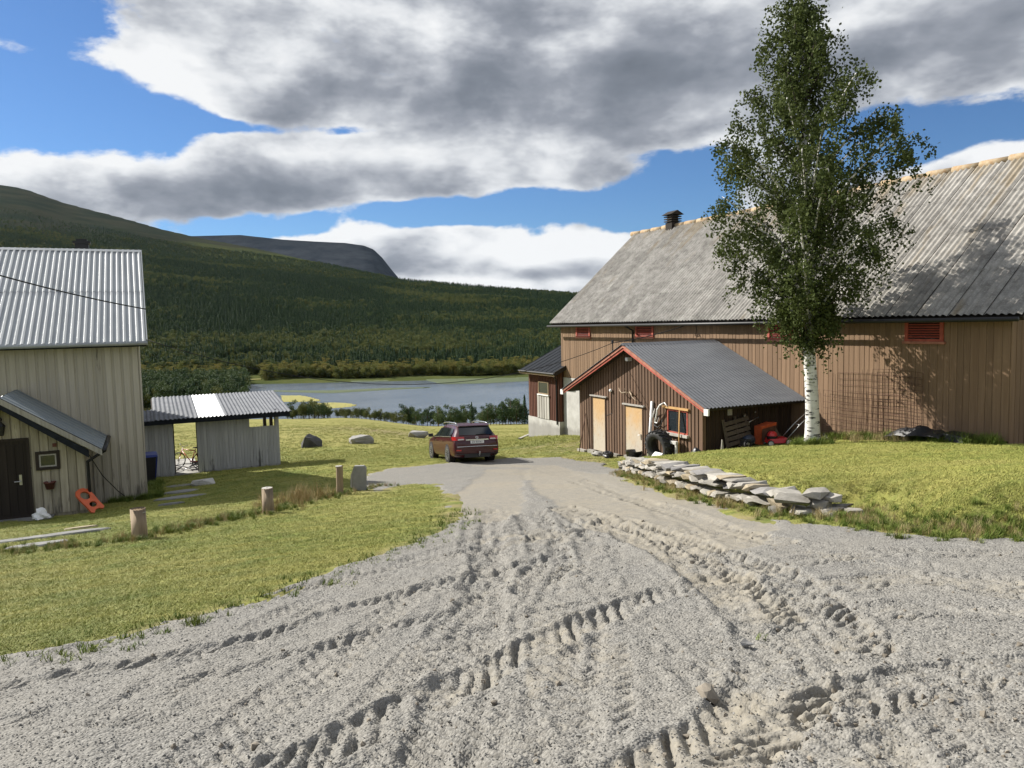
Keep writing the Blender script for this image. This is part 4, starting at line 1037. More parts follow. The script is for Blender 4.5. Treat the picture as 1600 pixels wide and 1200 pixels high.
fs += [tuple(range(n)), tuple((len(ST)-1)*n+k for k in range(n-1, -1, -1))]
m_ = MB(); m_.add(vs_, fs); me = m_.mesh('body', 'car_paint', True); body = link('body', me, car, local=True)
sb = body.modifiers.new('smooth', 'SUBSURF'); sb.levels = 2; sb.render_levels = 2
def side_pt(y, f, s, off=.02):
    w, zb, be, ro, wt = sec(y); x0, z0, x1, z1 = .975*w, be, wt+.03, ro-.07
    return Vector((s*(x0+(x1-x0)*f+off), y, z0+(z1-z0)*f))
def lp(m_, name, mat, par=car, smooth=False): return link(name, m_.mesh(name, mat, smooth), par, local=True)
for s in (-1, 1):
    for (y0, y1, lb) in ((-1.78, -1.12, 'quarter glass'), (-1.06, -.14, 'rear side glass'), (-.08, .98, 'front side glass')):
        m_ = MB(); nn = 5; pts = []
        for k in range(nn+1):
            y = y0+(y1-y0)*k/nn; pts.append(side_pt(y, .10, s, .016)); pts.append(side_pt(y, .80 if not (lb == 'quarter glass' and k == 0) else .5, s, .012))
        m_.add(pts, [(2*k, 2*k+2, 2*k+3, 2*k+1) for k in range(nn)]); lp(m_, 'side_window', 'car_glass')
    m_ = MB(); m_.tube([side_pt(y, .04, s, .008) for y in np.linspace(-1.85, 1.05, 9)], .012, 6); lp(m_, 'window_trim', 'silver_trim')
    m_ = MB(); m_.tube([(s*.60, -1.72, 1.44), (s*.60, -1.62, 1.485), (s*.605, -.6, 1.515), (s*.60, .15, 1.50), (s*.59, .3, 1.46)], .022, 8); lp(m_, 'roof_rail', 'silver_trim', smooth=True)
    m_ = MB(); m_.add([(s*1.02+dx, .86+dy, .98+dz) for dx in (-.09, .09) for dy in (-.05, .06) for dz in (-.06, .07)], [(0,1,3,2),(4,6,7,5),(0,4,5,1),(2,3,7,6),(0,2,6,4),(1,5,7,3)]); mi = lp(m_, 'wing_mirror', 'black_plastic')
    m_ = MB(); m_.bar((s*.885, .88, .93), (s*.96, .87, .96), .05, .03); link('mirror_arm', m_.mesh('mirror_arm', 'black_plastic'), mi, local=True)
    for y0 in (-.62, .42): m_ = MB(); m_.bar((s*.905, y0-.10, .80), (s*.905, y0+.10, .805), .03, .03); lp(m_, 'door_handle', 'car_paint')
    for y in (-1.36, 1.34):
        m_ = MB(); m_.lathe([(.0, 0), (.375, 0)], (s*.906, y, .325), 'x', 24); m_.lathe([(.375, 0), (.36, -.25*s)], (s*.906, y, .325), 'x', 24); lp(m_, 'wheel_arch', 'dark_interior')
        o = bpy.data.objects.new('wheel', None); col.objects.link(o); o.parent = car; o.location = (s*.80, y, .315)
        m_ = MB(); m_.lathe([(.205, -.10), (.285, -.11), (.315, -.08), (.318, .08), (.285, .115), (.205, .108)], (0, 0, 0), 'x', 28); link('tyre', m_.mesh('tyre', 'rubber', True), o, local=True)
        m_ = MB(); m_.lathe([(.0, .07*s), (.05, .085*s), (.06, .06*s)], (0, 0, 0), 'x', 12); m_.lathe([(.185, .05*s), (.2, .112*s), (.212, .112*s), (.212, .0)], (0, 0, 0), 'x', 28)
        for k in range(10):
            a_ = 2*math.pi*k/10; m_.bar((.085*s, .04*math.cos(a_), .04*math.sin(a_)), (.105*s, .2*math.cos(a_+.06), .2*math.sin(a_+.06)), .032, .02, up=(1, 0, 0))
        link('rim', m_.mesh('rim', 'alloy'), o, local=True)
        m_ = MB(); m_.lathe([(.0, .02*s), (.2, .02*s)], (0, 0, 0), 'x', 24); link('brake_disc', m_.mesh('brake_disc', 'dark_interior'), o, local=True)
m_ = MB(); m_.add([(-.66,-2.272,1.045),(.66,-2.272,1.045),(.60,-1.935,1.365),(-.60,-1.935,1.365)], [(0,1,2,3)]); rw = lp(m_, 'rear_window', 'car_glass')
m_ = MB(); m_.bar((.0, -2.275, 1.06), (.38, -2.262, 1.085), .02, .02); link('wiper', m_.mesh('wiper', 'black_plastic'), rw, local=True)
m_ = MB(); m_.add([(-.6,-1.99,1.395),(.6,-1.99,1.395),(.58,-1.72,1.475),(-.58,-1.72,1.475),(-.6,-1.98,1.37),(.6,-1.98,1.37)], [(0,1,2,3),(4,5,1,0),(4,0,3),(5,2,1)]); lp(m_, 'spoiler', 'car_paint')
m_ = MB(); m_.tube([(0, -1.62, 1.47), (0, -1.68, 1.55)], [.02, .008], 6); lp(m_, 'antenna', 'black_plastic')
for s in (-1, 1):
    m_ = MB(); m_.add([(s*.48,-2.375,.87),(s*.80,-2.345,.86),(s*.905,-2.14,.87),(s*.91,-2.08,1.0),(s*.82,-2.325,1.005),(s*.50,-2.36,.99)], [(0,1,4,5),(1,2,3,4)]); tl = lp(m_, 'tail_light', 'tail_red')
    m_ = MB(); m_.add([(s*.50,-2.382,.872),(s*.74,-2.366,.868),(s*.72,-2.368,.918),(s*.52,-2.380,.92)], [(0,1,2,3)]); link('clear_lens', m_.mesh('clear_lens', 'tail_clear'), tl, local=True)
    m_ = MB(); m_.add([(s*.62,-2.41,.47),(s*.80,-2.36,.47),(s*.80,-2.36,.52),(s*.62,-2.41,.52)], [(0,1,2,3)]); lp(m_, 'reflector', 'tail_red')
m_ = MB(); m_.box((-.44, -2.405, .855), (.44, -2.36, .895)); lp(m_, 'chrome_strip', 'silver_trim')
m_ = MB(); m_.tube([(.06*math.cos(a_), -2.378, .955+.042*math.sin(a_)) for a_ in np.linspace(0, 2*math.pi, 17)[:-1]], .009, 6, closed=True); m_.tube([(.028*math.cos(a_), -2.380, .962+.036*math.sin(a_)) for a_ in np.linspace(0, 2*math.pi, 13)[:-1]], .006, 6, closed=True); lp(m_, 'badge', 'silver_trim')
m_ = MB(); m_.box((-.26, -2.412, .735), (.26, -2.392, .845)); pl = lp(m_, 'number_plate', 'plate_white')
o = link('lettering', text_mesh('ZV 83161', .105, 'plate_ink'), pl, (0, -2.415, .79), (math.pi/2, 0, 0), local=True)
m_ = MB(); m_.box((-.80, -2.425, .335), (.80, -2.33, .36)); m_.box((-.5, -2.40, .22), (.5, -2.3, .335)); lp(m_, 'bumper_insert', 'black_plastic')
m_ = MB(); m_.tube([(-.78, -2.405, .625), (-.3, -2.432, .63), (.3, -2.432, .63), (.78, -2.405, .625)], .012, 6); lp(m_, 'bumper_trim', 'silver_trim')
m_ = MB(); m_.tube([(0.05, -2.3, .30), (0.05, -2.52, .30), (0.05, -2.54, .40)], .02, 8); m_.lathe([(0, .39), (.025, .40), (.025, .43), (0, .45)], (.05, -2.54, 0), n=8); lp(m_, 'tow_bar', 'steel')
m_ = MB(); m_.box((-.72, -2.2, .20), (.72, 2.2, .30)); lp(m_, 'underbody', 'dark_interior')
for s in (-1, 1): m_ = MB(); m_.add([(s*.80,2.22,.66),(s*.60,2.36,.62),(s*.58,2.33,.74),(s*.78,2.12,.77)], [(0,1,2,3)]); lp(m_, 'headlight', 'tail_clear')

# ------------------------------------------------------------------ rocks
def rock_mesh(seed, sx_, sy_, sz_, mat, npts=16, flat=.0):
    r = random.Random(seed); bm = bmesh.new()
    for k in range(npts):
        v = Vector((r.gauss(0, 1), r.gauss(0, 1), r.gauss(0, 1))).normalized()
        v = Vector((max(-.78, min(.78, v.x*1.15)), max(-.78, min(.78, v.y*1.15)), max(-.7, min(.7, v.z*1.15))))
        q = r.uniform(.85, 1.1); bm.verts.new((v.x*q*sx_/2/.78, v.y*q*sy_/2/.78, v.z*q*sz_/2/.7))
    res = bmesh.ops.convex_hull(bm, input=bm.verts); bmesh.ops.delete(bm, geom=[g for g in res['geom_interior'] if isinstance(g, bmesh.types.BMVert)], context='VERTS')
    bmesh.ops.recalc_face_normals(bm, faces=bm.faces)
    me = bpy.data.meshes.new('stone'); bm.to_mesh(me); bm.free(); me.materials.append(MATS[mat]); return me
def boulder(px, py, w, d, h, mat, seed, label, npts=40, sink=.12, rz=0):
    p = hit(px, py); r = random.Random(seed); bm = bmesh.new()
    me = rock_mesh(seed, w, d, h*1.25, mat, npts); bm.from_mesh(me)
    bmesh.ops.subdivide_edges(bm, edges=bm.edges, cuts=2, use_grid_fill=True)
    for v in bm.verts: v.co += Vector((r.gauss(0, 1), r.gauss(0, 1), r.gauss(0, 1)))*h*.018
    bm.to_mesh(me); bm.free()
    o = link('boulder', me, None, (p.x, p.y, p.z+h*.5-sink), rz); tag(o, label, 'boulder'); return o
boulder(487, 699, 1.35, 1.1, .85, 'dark_rock', 3, 'dark angular boulder on the mown grass right of the white shed', 14)
boulder(564, 693, 1.65, 1.2, .62, 'pale_rock', 5, 'pale white boulder between the dark boulder and the car', 30)
boulder(653, 684, 1.7, 1.3, .66, 'grey_rock', 9, 'grey flat topped boulder just behind the parked car', 24)
boulder(317, 757, .72, .55, .22, 'pale_rock', 12, 'small pale rounded stone on the shaded lawn by the stepping stones', 40, .06)

# ------------------------------------------------------------------ dry stone wall
wl_root = thing('dry_stone_wall', 'low dry stone retaining wall of pale irregular stones along the track', 'stone wall', (*WALL_LINE[3], float(G0(*WALL_LINE[3]))))
def along(line, d):
    acc = 0
    for (x0, y0), (x1, y1) in zip(line[:-1], line[1:]):
        L_ = math.hypot(x1-x0, y1-y0)
        if acc+L_ >= d or (x1, y1) == tuple(line[-1]):
            t = (d-acc)/L_; return Vector((x0+(x1-x0)*t, y0+(y1-y0)*t, 0)), Vector((x1-x0, y1-y0, 0)).normalized()
        acc += L_
WLEN = sum(math.hypot(*(WALL_LINE[i+1]-WALL_LINE[i])) for i in range(len(WALL_LINE)-1))
wr = random.Random(5); course_z = [0.0]*400
def top_h(u): return float(np.interp(u/WLEN, [0, .10, .25, .5, .8, 1], [.30, .36, .46, .50, .44, .34]))
for c_ in range(11):
    d = -.05+wr.uniform(0, .2)
    while d < WLEN:
        ln = wr.uniform(.15, .42)*(1.3 if c_ >= 5 else 1.0)*(1.15 if d < 1.6 else 1)
        hh = wr.uniform(.05, .095)*(1.2 if wr.random() < .25 else 1)
        i0 = int(max(0, d)/WLEN*398); i1 = min(399, int((d+ln)/WLEN*398)+1)
        z0 = max(course_z[i0:i1] or [0])*.55+(sum(course_z[i0:i1])/max(1, i1-i0))*.45
        mid = min(WLEN-.01, d+ln/2); tp = top_h(max(0, mid))
        if z0 < tp-.05:
            hh = min(hh, max(.06, tp+.03-z0)); p, t = along(WALL_LINE, max(.01, mid)); nrm = Vector((-t.y, t.x, 0)); nrm = nrm if nrm.x > 0 else -nrm
            dep = wr.uniform(.30, .44)+(.12 if z0 > .25 else 0); c3 = p+nrm*(.13+.14*z0+wr.uniform(-.035, .035)); gz = float(G0(p.x, p.y))
            me = rock_mesh(wr.randrange(10**6), ln*1.16, dep, hh*1.22, wr.choice(['wall_stone']*7+['wall_stone_tan']*2+['wall_stone_dark']), 18)
            o = link('stone', me, wl_root, (c3.x, c3.y, gz-.03+z0+hh/2), (wr.uniform(-.07, .07), wr.uniform(-.06, .06), math.atan2(t.y, t.x)+wr.uniform(-.12, .12)))
            for k in range(i0, i1): course_z[k] = z0+hh*.93
        d += ln*.97
# a heap of stones where the wall ends, and earth backing behind the stones
for k in range(7):
    p, t = along(WALL_LINE, wr.uniform(.3, 1.8)); q = p+Vector((wr.uniform(-.1, .3), -wr.uniform(.0, .35), 0)); s_ = wr.uniform(.1, .26)
    link('stone', rock_mesh(900+k, s_*1.3, s_, s_*.6, 'wall_stone', 16), wl_root, (q.x, q.y, float(G1(q.x, q.y))+s_*.15), (0, wr.uniform(-.2, .2), wr.uniform(0, 3)))

# ------------------------------------------------------------------ posts
for k, (q, w, h, lb) in enumerate([((219,842),.225,.44,'shortest thick cut log post nearest the viewer left'),((419,801),.215,.50,'middle cut log post with pale sawn top on the lawn edge'),((531,773),.17,.72,'tallest thin log post beside the grey slab')]):
    p = hit(*q); t = thing('log_post', lb, 'post', p, 0, 'log posts along the lawn edge'); r = random.Random(k+2)
    m_ = MB(); n = 14; prof = []
    vs_ = []; fs = []
    for j, zf in enumerate((-.15, .12, .5, h-.015, h)):
        for i in range(n):
            a_ = 2*math.pi*i/n; rr = w/2*(1+.05*math.sin(3*a_+k)+.03*math.sin(7*a_))*(1.04 if j < 2 else 1)*(.97 if j == 4 else 1); vs_.append((p.x+rr*math.cos(a_)+.02*zf*(k-1), p.y+rr*math.sin(a_), p.z+zf))
    for j in range(4):
        for i in range(n): fs.append((j*n+i, j*n+(i+1) % n, (j+1)*n+(i+1) % n, (j+1)*n+i))
    m_.add(vs_, fs); m_.build('shaft', 'post_wood', t, True)
    m_ = MB(); m_.lathe([(0, h+.004), (.018, h+.004), (.019, h+.002)], p, n=8); m_.build('pith', 'dark_board', t)
    m_ = MB(); m_.lathe([(0.018, h+.003), (w/2*.95, h+.001), (w/2*.97, h-.012)], p, n=n); m_.build('sawn_top', 'grey_board', t)
p = hit(561, 768); t = thing('stone_slab', 'upright grey stone slab leaning beside the tallest log post', 'slab', p)
m_ = MB(); a0 = Vector((p.x, p.y, p.z)); rx = Vector((FY, -FX, 0)); fw = Vector((FX, FY, 0))
m_.prism([a0-rx*.16+Vector((0, 0, -.1)), a0+rx*.17+Vector((0, 0, -.1)), a0+rx*.19+Vector((0, 0, .60)), a0+rx*.14+Vector((0, 0, .66)), a0-rx*.10+Vector((0, 0, .66)), a0-rx*.14+Vector((0, 0, .58))], fw*.14); m_.build('slab', 'slab_stone', t)
m_ = MB(); m_.prism([a0-rx*.22+Vector((0, 0, .12)), a0-rx*.165+Vector((0, 0, .10)), a0-rx*.145+Vector((0, 0, .55)), a0-rx*.20+Vector((0, 0, .42))], fw*.12); m_.build('pale_edge', 'pale_rock', t)

# ------------------------------------------------------------------ things by the tool shed
def put_on_gable(px, py, off=.0): return on_x(px, py, AX-off)
c = put_on_gable(1034, 702, .42); gz = float(G1(c.x, c.y)); RT = .56
ty = thing('tractor_tyre', 'big worn black tractor tyre propped upright against the tool shed', 'tyre', (c.x, c.y, gz)); ty.rotation_euler = (0, R(-9), R(6))
m_ = MB(); m_.lathe([(.30, -.13), (.36, -.20), (.48, -.215), (.535, -.18), (.545, 0), (.535, .18), (.48, .215), (.36, .20), (.30, .13), (.32, .0), (.30, -.13)], (0, 0, RT), 'x', 40)
link('casing', m_.mesh('casing', 'rubber', True), ty, local=True)
lug_m = MB(); lug_m.hexa([(-.005,-.03,-.03),(-.21,.07,-.04),(-.21,.12,-.04),(-.005,.03,-.03),(-.005,-.025,.028),(-.20,.075,.012),(-.20,.11,.012),(-.005,.025,.028)]); lug_a = lug_m.mesh('lug', 'rubber')
lug_m = MB(); lug_m.hexa([(.005,-.03,-.03),(.005,.03,-.03),(.21,.12,-.04),(.21,.07,-.04),(.005,-.025,.028),(.005,.025,.028),(.20,.11,.012),(.20,.075,.012)]); lug_b = lug_m.mesh('lug', 'rubber')
for k in range(20):
    for me_, ph in ((lug_a, 0), (lug_b, .5)):
        a_ = 2*math.pi*(k+ph)/20
        o = bpy.data.objects.new('lug', me_); col.objects.link(o); o.parent = ty; o.location = (0, .555*math.sin(a_), RT+.555*math.cos(a_)); o.rotation_euler = (-a_, 0, 0)
def pole(name, a, b_, r_, mat, label, cat, n=8):
    m_ = MB(); m_.tube([a, b_], r_, n); return tag(m_.build(name, mat, None, True), label, cat)
a = put_on_gable(1013, 716, .25); b_ = put_on_gable(1019, 627, .07); a.z = float(G1(a.x, a.y)); pole('plastic_pipe', a, b_, .055, 'white_plastic', 'white plastic pipe leaning on the tool shed beside the tyre', 'pipe', 12)
a = put_on_gable(1060, 722, .3); b_ = put_on_gable(1062, 638, .06); a.z = float(G1(a.x, a.y)); pole('wooden_pole', a, b_, .024, 'fresh_wood', 'pale wooden pole leaning in front of the tool shed window', 'pole')
a = put_on_gable(905, 708, .35); b_ = put_on_gable(915, 646, .06); a.z = float(G1(a.x, a.y)); pole('iron_bar', a, b_, .018, 'rusty_steel', 'thin dark iron bar leaning at the left end of the tool shed', 'bar')
# antlers: a brown pair above the door, a bleached one hung by the pipe
c = put_on_gable(985, 614, .06); t = thing('antler_pair', 'brown antlers on a skull plate above the wider plywood door', 'antlers', c)
MB().lathe([(0, -.06), (.05, -.04), (.06, .02), (.03, .06), (0, .07)], (c.x, c.y, c.z), n=10).build('skull', 'antler_bone', t, True)
for s in (-1, 1):
    m_ = MB(); pts = [c, c+Vector((-.08, .14*s, .02)), c+Vector((-.16, .32*s, -.01 if s > 0 else -.10)), c+Vector((-.14, .52*s, .06 if s > 0 else -.22)), c+Vector((-.1, .62*s, .16 if s > 0 else -.27))]
    m_.tube(pts, [.028, .026, .024, .018, .006], 7); m_.tube([pts[1], pts[1]+Vector((-.06, .02*s, .16))], [.018, .005], 6); m_.tube([pts[2], pts[2]+Vector((-.05, .05*s, .13))], [.016, .004], 6); m_.build('antler', 'antler_bone', t, True)
c = put_on_gable(1028, 655, .08); t = thing('bleached_antler', 'bleached white antler hung on the wall between pipe and window', 'antler', c)
q = lambda px, py, o_=.10: put_on_gable(px, py, o_)
m_ = MB(); m_.tube([q(1023, 660), q(1026, 648, .16), q(1027, 640, .2), q(1031, 633, .18), q(1038, 629, .14)], [.03, .035, .032, .028, .02], 8); m_.tube([q(1038, 629, .14), q(1042, 634, .12), q(1044, 638, .1)], [.02, .016, .005], 7); m_.build('beam', 'white_paint', t, True)
m_ = MB(); m_.tube([q(1020, 652), q(1022, 643, .15), q(1023, 638, .2)], [.026, .022, .006], 7); m_.tube([q(1023, 660), q(1027, 661, .16), q(1029, 652, .22)], [.024, .018, .006], 7); m_.build('tine', 'white_paint', t, True)
m_ = MB(); m_.tube([q(1022, 664), q(1028, 668, .15), q(1033, 664, .2), q(1035, 655, .2)], [.028, .024, .02, .006], 7); m_.build('tine', 'cable_black', t, True)
# tub, white board, tray, bag
def gpt(px, off): p = put_on_gable(px, 715, off); return Vector((p.x, p.y, float(G1(p.x, p.y))))
p = gpt(990, .25); tag(MB().lathe([(0, .02), (.24, .02), (.30, .30), (.32, .31), (.28, .30), (.23, .05), (0, .05)], (p.x, p.y, p.z), n=18).build('plastic_tub', 'black_plastic', None, True), 'round dark grey plastic tub in front of the wider plywood door', 'tub')
p = gpt(992, .5); tag(MB().box((p.x-.12, p.y-.42, p.z-.03), (p.x+.14, p.y+.42, p.z+.08)).build('door_step', 'wall_stone'), 'pale stone step below the wider plywood door', 'step')
p = gpt(1022, .95); m_ = MB(); m_.prism([(p.x-.18, p.y+.28, p.z), (p.x-.18, p.y-.26, p.z), (p.x+.16, p.y-.22, p.z+.34), (p.x+.16, p.y+.20, p.z+.34)], (.04, 0, .03)); tag(m_.build('white_board', 'white_paint'), 'slanted white board leaning at the foot of the tyre', 'board')
p = gpt(1052, .42); m_ = MB(); m_.box((p.x-.05, p.y-.20, p.z+.62), (p.x+.05, p.y+.30, p.z+.72)); m_.box((p.x-.03, p.y-.20, p.z), (p.x+.03, p.y-.12, p.z+.63)); m_.box((p.x-.03, p.y+.22, p.z), (p.x+.03, p.y+.28, p.z+.63)); tag(m_.build('trestle', 'dirty_white'), 'narrow whitish trestle behind the tyre under the window', 'trestle')
def lump(name, p, w, d, h, mat, seed, label, cat, rough_=.16):
    bm = bmesh.new(); bmesh.ops.create_icosphere(bm, subdivisions=3, radius=1); r = random.Random(seed); k1, k2, k3 = (r.uniform(0, 6) for _ in range(3))
    for v in bm.verts:
        c_ = v.co; q_ = 1+rough_*math.sin(3.1*c_.x+k1+2*c_.z)*math.cos(2.7*c_.y+k2)+rough_*.6*math.sin(7*c_.z+k3+5*c_.x)+r.gauss(0, .03)
        v.co = Vector((c_.x*w/2*q_, c_.y*d/2*q_, max(-.25, c_.z)*h*q_*.8))
    me = bpy.data.meshes.new(name); bm.to_mesh(me); bm.free(); me.materials.append(MATS[mat]); return tag(link(name, me, None, p), label, cat)
p = gpt(1089, .3); lump('black_bag', p+Vector((0, 0, .1)), .5, .5, .42, 'black_plastic', 4, 'black sack slumped at the tool shed corner post', 'sack')
p = gpt(935, .4); lump('rag_heap', p+Vector((0, 0, .03)), .5, .6, .16, 'grey_rock', 7, 'low grey stone heap at the narrow plywood door', 'stones')
p = gpt(950, .5); lump('black_cushion', p+Vector((0, 0, .06)), .4, .5, .22, 'black_plastic', 8, 'small black bundle lying between the two plywood doors', 'bundle')
# shaded side: pallet, wheelbarrow, engine block, plank, mower
def sidept(px, dy): 
    q_ = on_y(px, 700, AY0-dy); return Vector((q_.x, q_.y, float(G1(q_.x, q_.y))))
p = sidept(1158, .35); t = thing('pallet', 'grey slatted pallet leaning in the shade of the tool shed', 'pallet', p)
for k in range(5):
    z_ = .06+k*.17; MB().hexa([Vector((p.x-.55+.12*0, p.y+.0+.22*z_, p.z+z_)), Vector((p.x+.50, p.y+.22*z_, p.z+z_+.16)), Vector((p.x+.50, p.y+.025+.22*z_, p.z+z_+.16)), Vector((p.x-.55, p.y+.025+.22*z_, p.z+z_)), Vector((p.x-.58, p.y+.03+.22*z_, p.z+z_+.12)), Vector((p.x+.47, p.y+.03+.22*z_, p.z+z_+.28)), Vector((p.x+.47, p.y+.055+.22*z_, p.z+z_+.28)), Vector((p.x-.58, p.y+.055+.22*z_, p.z+z_+.12))]).build('slat', 'pallet_board', t)
for xx in (-.5, 0, .42): MB().bar((p.x+xx, p.y+.06, p.z+.0+.08*(xx+.5)), (p.x+xx-.03, p.y+.28, p.z+.95+.15*(xx+.5)), .09, .05).build('bearer', 'pallet_board', t)
p = sidept(1196, .75); t = thing('wheelbarrow', 'orange wheelbarrow tipped up on its nose in the shade', 'wheelbarrow', p)
zz = Vector((0, 0, 1)); bx_ = Vector((1, 0, 0)); by_ = Vector((0, 1, 0))
tub = MB(); P0 = p+Vector((0, 0, .05))
tub.hexa([P0+Vector((-.28,-.05,0)), P0+Vector((.28,-.05,.05)), P0+Vector((.22,.28,.05)), P0+Vector((-.22,.28,0)), P0+Vector((-.34,-.16,.62)), P0+Vector((.34,-.16,.72)), P0+Vector((.26,.24,.70)), P0+Vector((-.26,.24,.60))]); tub.build('tray', 'orange_paint', t)
MB().add([P0+Vector((-.27,-.115,.10)), P0+Vector((.27,-.115,.15)), P0+Vector((.30,-.165,.62)), P0+Vector((-.30,-.165,.54))], [(0, 1, 2, 3)]).build('tray_inside', 'rusty_steel', t)
hA = sidept(1163, .45); hB = sidept(1180, .30)
h1 = on_y(1163, 650, AY0-.45); h2 = on_y(1180, 644, AY0-.30)
MB().tube([P0+Vector((-.30, .2, .04)), P0+Vector((-.30, .2, .50)).lerp(h1, .5), h1], .02, 8).build('handle', 'steel', t, True)
MB().tube([P0+Vector((.24, .2, .1)), P0+Vector((.26, .2, .6)).lerp(h2, .5), h2], .02, 8).build('handle', 'steel', t, True)
MB().tube([h1.lerp(P0, .22), h2.lerp(P0+Vector((.2, .2, .2)), .22)], .014, 6).build('crossbar', 'steel', t, True)
p = sidept(1168, .95); t = thing('garden_tiller', 'dark blue motor tiller standing in the shade before the pallet', 'tiller', p)
m_ = MB(); m_.lathe([(0, -.17), (.13, -.16), (.16, -.05), (.16, .08), (.12, .17), (0, .18)], (p.x+.06, p.y, p.z+.26), 'x', 16); m_.build('motor', 'navy_paint', t, True)
MB().box((p.x-.22, p.y-.1, p.z+.08), (p.x-.08, p.y+.12, p.z+.3)).build('gearbox', 'black_metal', t); m_ = MB(); m_.lathe([(.10, -.03), (.16, -.03), (.16, .03), (.10, .03), (.10, -.03)], (p.x-.15, p.y-.18, p.z+.16), 'y', 16); m_.build('wheel', 'rubber', t); MB().lathe([(0, -.035), (.05, -.035), (.05, .035), (0, .035)], (p.x-.15, p.y-.18, p.z+.16), 'y', 10).build('hub', 'steel', t)
p = sidept(1129, .7); m_ = MB(); m_.prism([(p.x-.06, p.y, p.z), (p.x+.05, p.y, p.z), (p.x+.06, p.y+.05, p.z+.30), (p.x+.02, p.y+.05, p.z+.34)], (0, .02, 0)); tag(m_.build('wood_offcut', 'grey_board'), 'short pointed wood offcut standing in the grass by the shade', 'offcut')
a = sidept(1222, .5); b_ = on_y(1205, 660, AY0-.06); m_ = MB(); m_.bar(a, b_, .14, .03, up=(0, 1, 0)); tag(m_.build('leaning_plank', 'pallet_board'), 'grey plank leaning behind the orange wheelbarrow', 'plank')
p = sidept(1218, 1.6); p = sidept(1212, 1.15); t = thing('lawn_mower', 'red petrol lawn mower with folded handle beside the birch trunk', 'lawn mower', p)
dk = MB(); ux = Vector((.93, -.36, 0)); uy = Vector((.36, .93, 0))
F = lambda a_, b2, c_: p+ux*a_+uy*b2+Vector((0, 0, c_))
dk.hexa([F(-.32,-.24,.09), F(.38,-.24,.09), F(.38,.24,.09), F(-.32,.24,.09), F(-.26,-.19,.22), F(.30,-.19,.25), F(.30,.19,.25), F(-.26,.19,.22)]); dk.build('deck', 'red_mower', t)
m_ = MB(); m_.lathe([(.16, .22), (.165, .30), (.14, .40), (.08, .45), (0, .46)], F(-.12, 0, 0), n=18); m_.build('engine_cover', 'red_mower', t, True); m_ = MB(); m_.lathe([(.17, .2), (.175, .31), (0, .31)], F(-.12, 0, 0), n=16); m_.build('engine', 'black_metal', t)
for (a_, b2, r_) in ((-.28, -.27, .09), (-.28, .27, .09), (.34, -.28, .11), (.34, .28, .11)):
    m_ = MB(); c_ = F(a_, b2, r_); 
    ring = [c_+ux*(r_*math.cos(v))+Vector((0, 0, r_*math.sin(v))) for v in np.linspace(0, 2*math.pi, 17)[:-1]]
    m_.tube(ring, .024, 6, closed=True); w_ = m_.build('wheel', 'rubber', t, True); m_ = MB(); m_.add([c_-uy*.02]+[q_-uy*.02 for q_ in ring], [(0, i+1, (i+1) % 16+1) for i in range(16)]); m_.build('hub', 'dirty_white', w_)
for b2 in (-.2, .2): m_ = MB(); m_.tube([F(.30, b2, .22), F(.72, b2, .66), F(1.08, b2*.9, .98)], .014, 7); m_.build('handle', 'steel', t, True)
m_ = MB(); m_.tube([F(1.08, -.18, .98), F(1.12, 0, 1.02), F(1.08, .18, .98)], .016, 7); m_.build('grip', 'black_plastic', t, True); m_ = MB(); m_.tube([F(.72, -.2, .66), F(.72, .2, .66)], .014, 6); m_.build('crossbar', 'steel', t, True)

# ------------------------------------------------------------------ barn wall: mesh sheet, plastic, rope, cables
t = thing('reinforcing_mesh', 'rusty steel mesh sheets leaning against the brown barn wall', 'mesh', (BX-.3, 17, -2.4))
def mesh_sheet(y0, y1, z0, z1, x_, sag, pitch=.19):
    m_ = MB(); ny = int((y1-y0)/pitch); nzz = int((z1-z0)/pitch)
    P_ = lambda i, k: (x_+.22*(1-k/nzz)-.05*0-.28*(1-k/nzz), y0+(y1-y0)*i/ny, z0+(z1-z0)*k/nzz+sag*math.sin(i/ny*3.0)*(k/nzz))
    for i in range(ny+1): m_.tube([P_(i, k) for k in (0, nzz//2, nzz)], .0055, 4)
    for k in range(nzz+1): m_.tube([P_(i, k) for i in range(0, ny+1, 3)], .0055, 4)
    return m_.build('mesh_sheet', 'rusty_steel', t)
ya, yb = on_x(1300, 640, BX-.1).y, on_x(1437, 640, BX-.1).y
mesh_sheet(yb, ya, -2.5, -.20, BX-.06, .05); mesh_sheet(yb+.6, ya+.7, -2.7, -.75, BX-.14, -.06); mesh_sheet(yb-.1, yb+2.0, -2.4, -.05, BX-.10, .06)
m_ = MB(); ln = []
for pxv, pyv in ((1286, 680), (1300, 689), (1320, 695), (1345, 697), (1370, 694), (1392, 687)):
    v = on_x(pxv, pyv, BX-.55); ln.append((v.x, v.y, v.z))
m_.tube(ln, [.07, .085, .09, .09, .085, .08], 10); tag(m_.build('drain_hose', 'black_plastic', None, True), 'black plastic edging strip sagging along the foot of the barn wall', 'plastic strip')
m_ = MB(); vs_ = []; fs = []; r = random.Random(3); nx_, ny_ = 9, 22
y0_, y1_ = on_x(1480, 690, BX-.5).y, on_x(1388, 690, BX-.5).y
for i in range(ny_+1):
    y = y0_+(y1_-y0_)*i/ny_; hgt = .52*math.sin(math.pi*min(1, (i+2)/(ny_+2)))**.4*(.92+.08*math.sin(i*.9))*(1-.25*(1-i/ny_))
    for k in range(nx_+1):
        u = k/nx_; x_ = BX-.85+.78*u; z_ = float(G1(x_, y))+.02+hgt*math.sin(math.pi*min(1, .06+u*1.05))**.6*(.9+.1*math.sin(k*1.3+i*.4))+r.uniform(0, .02); vs_.append((x_, y, z_))
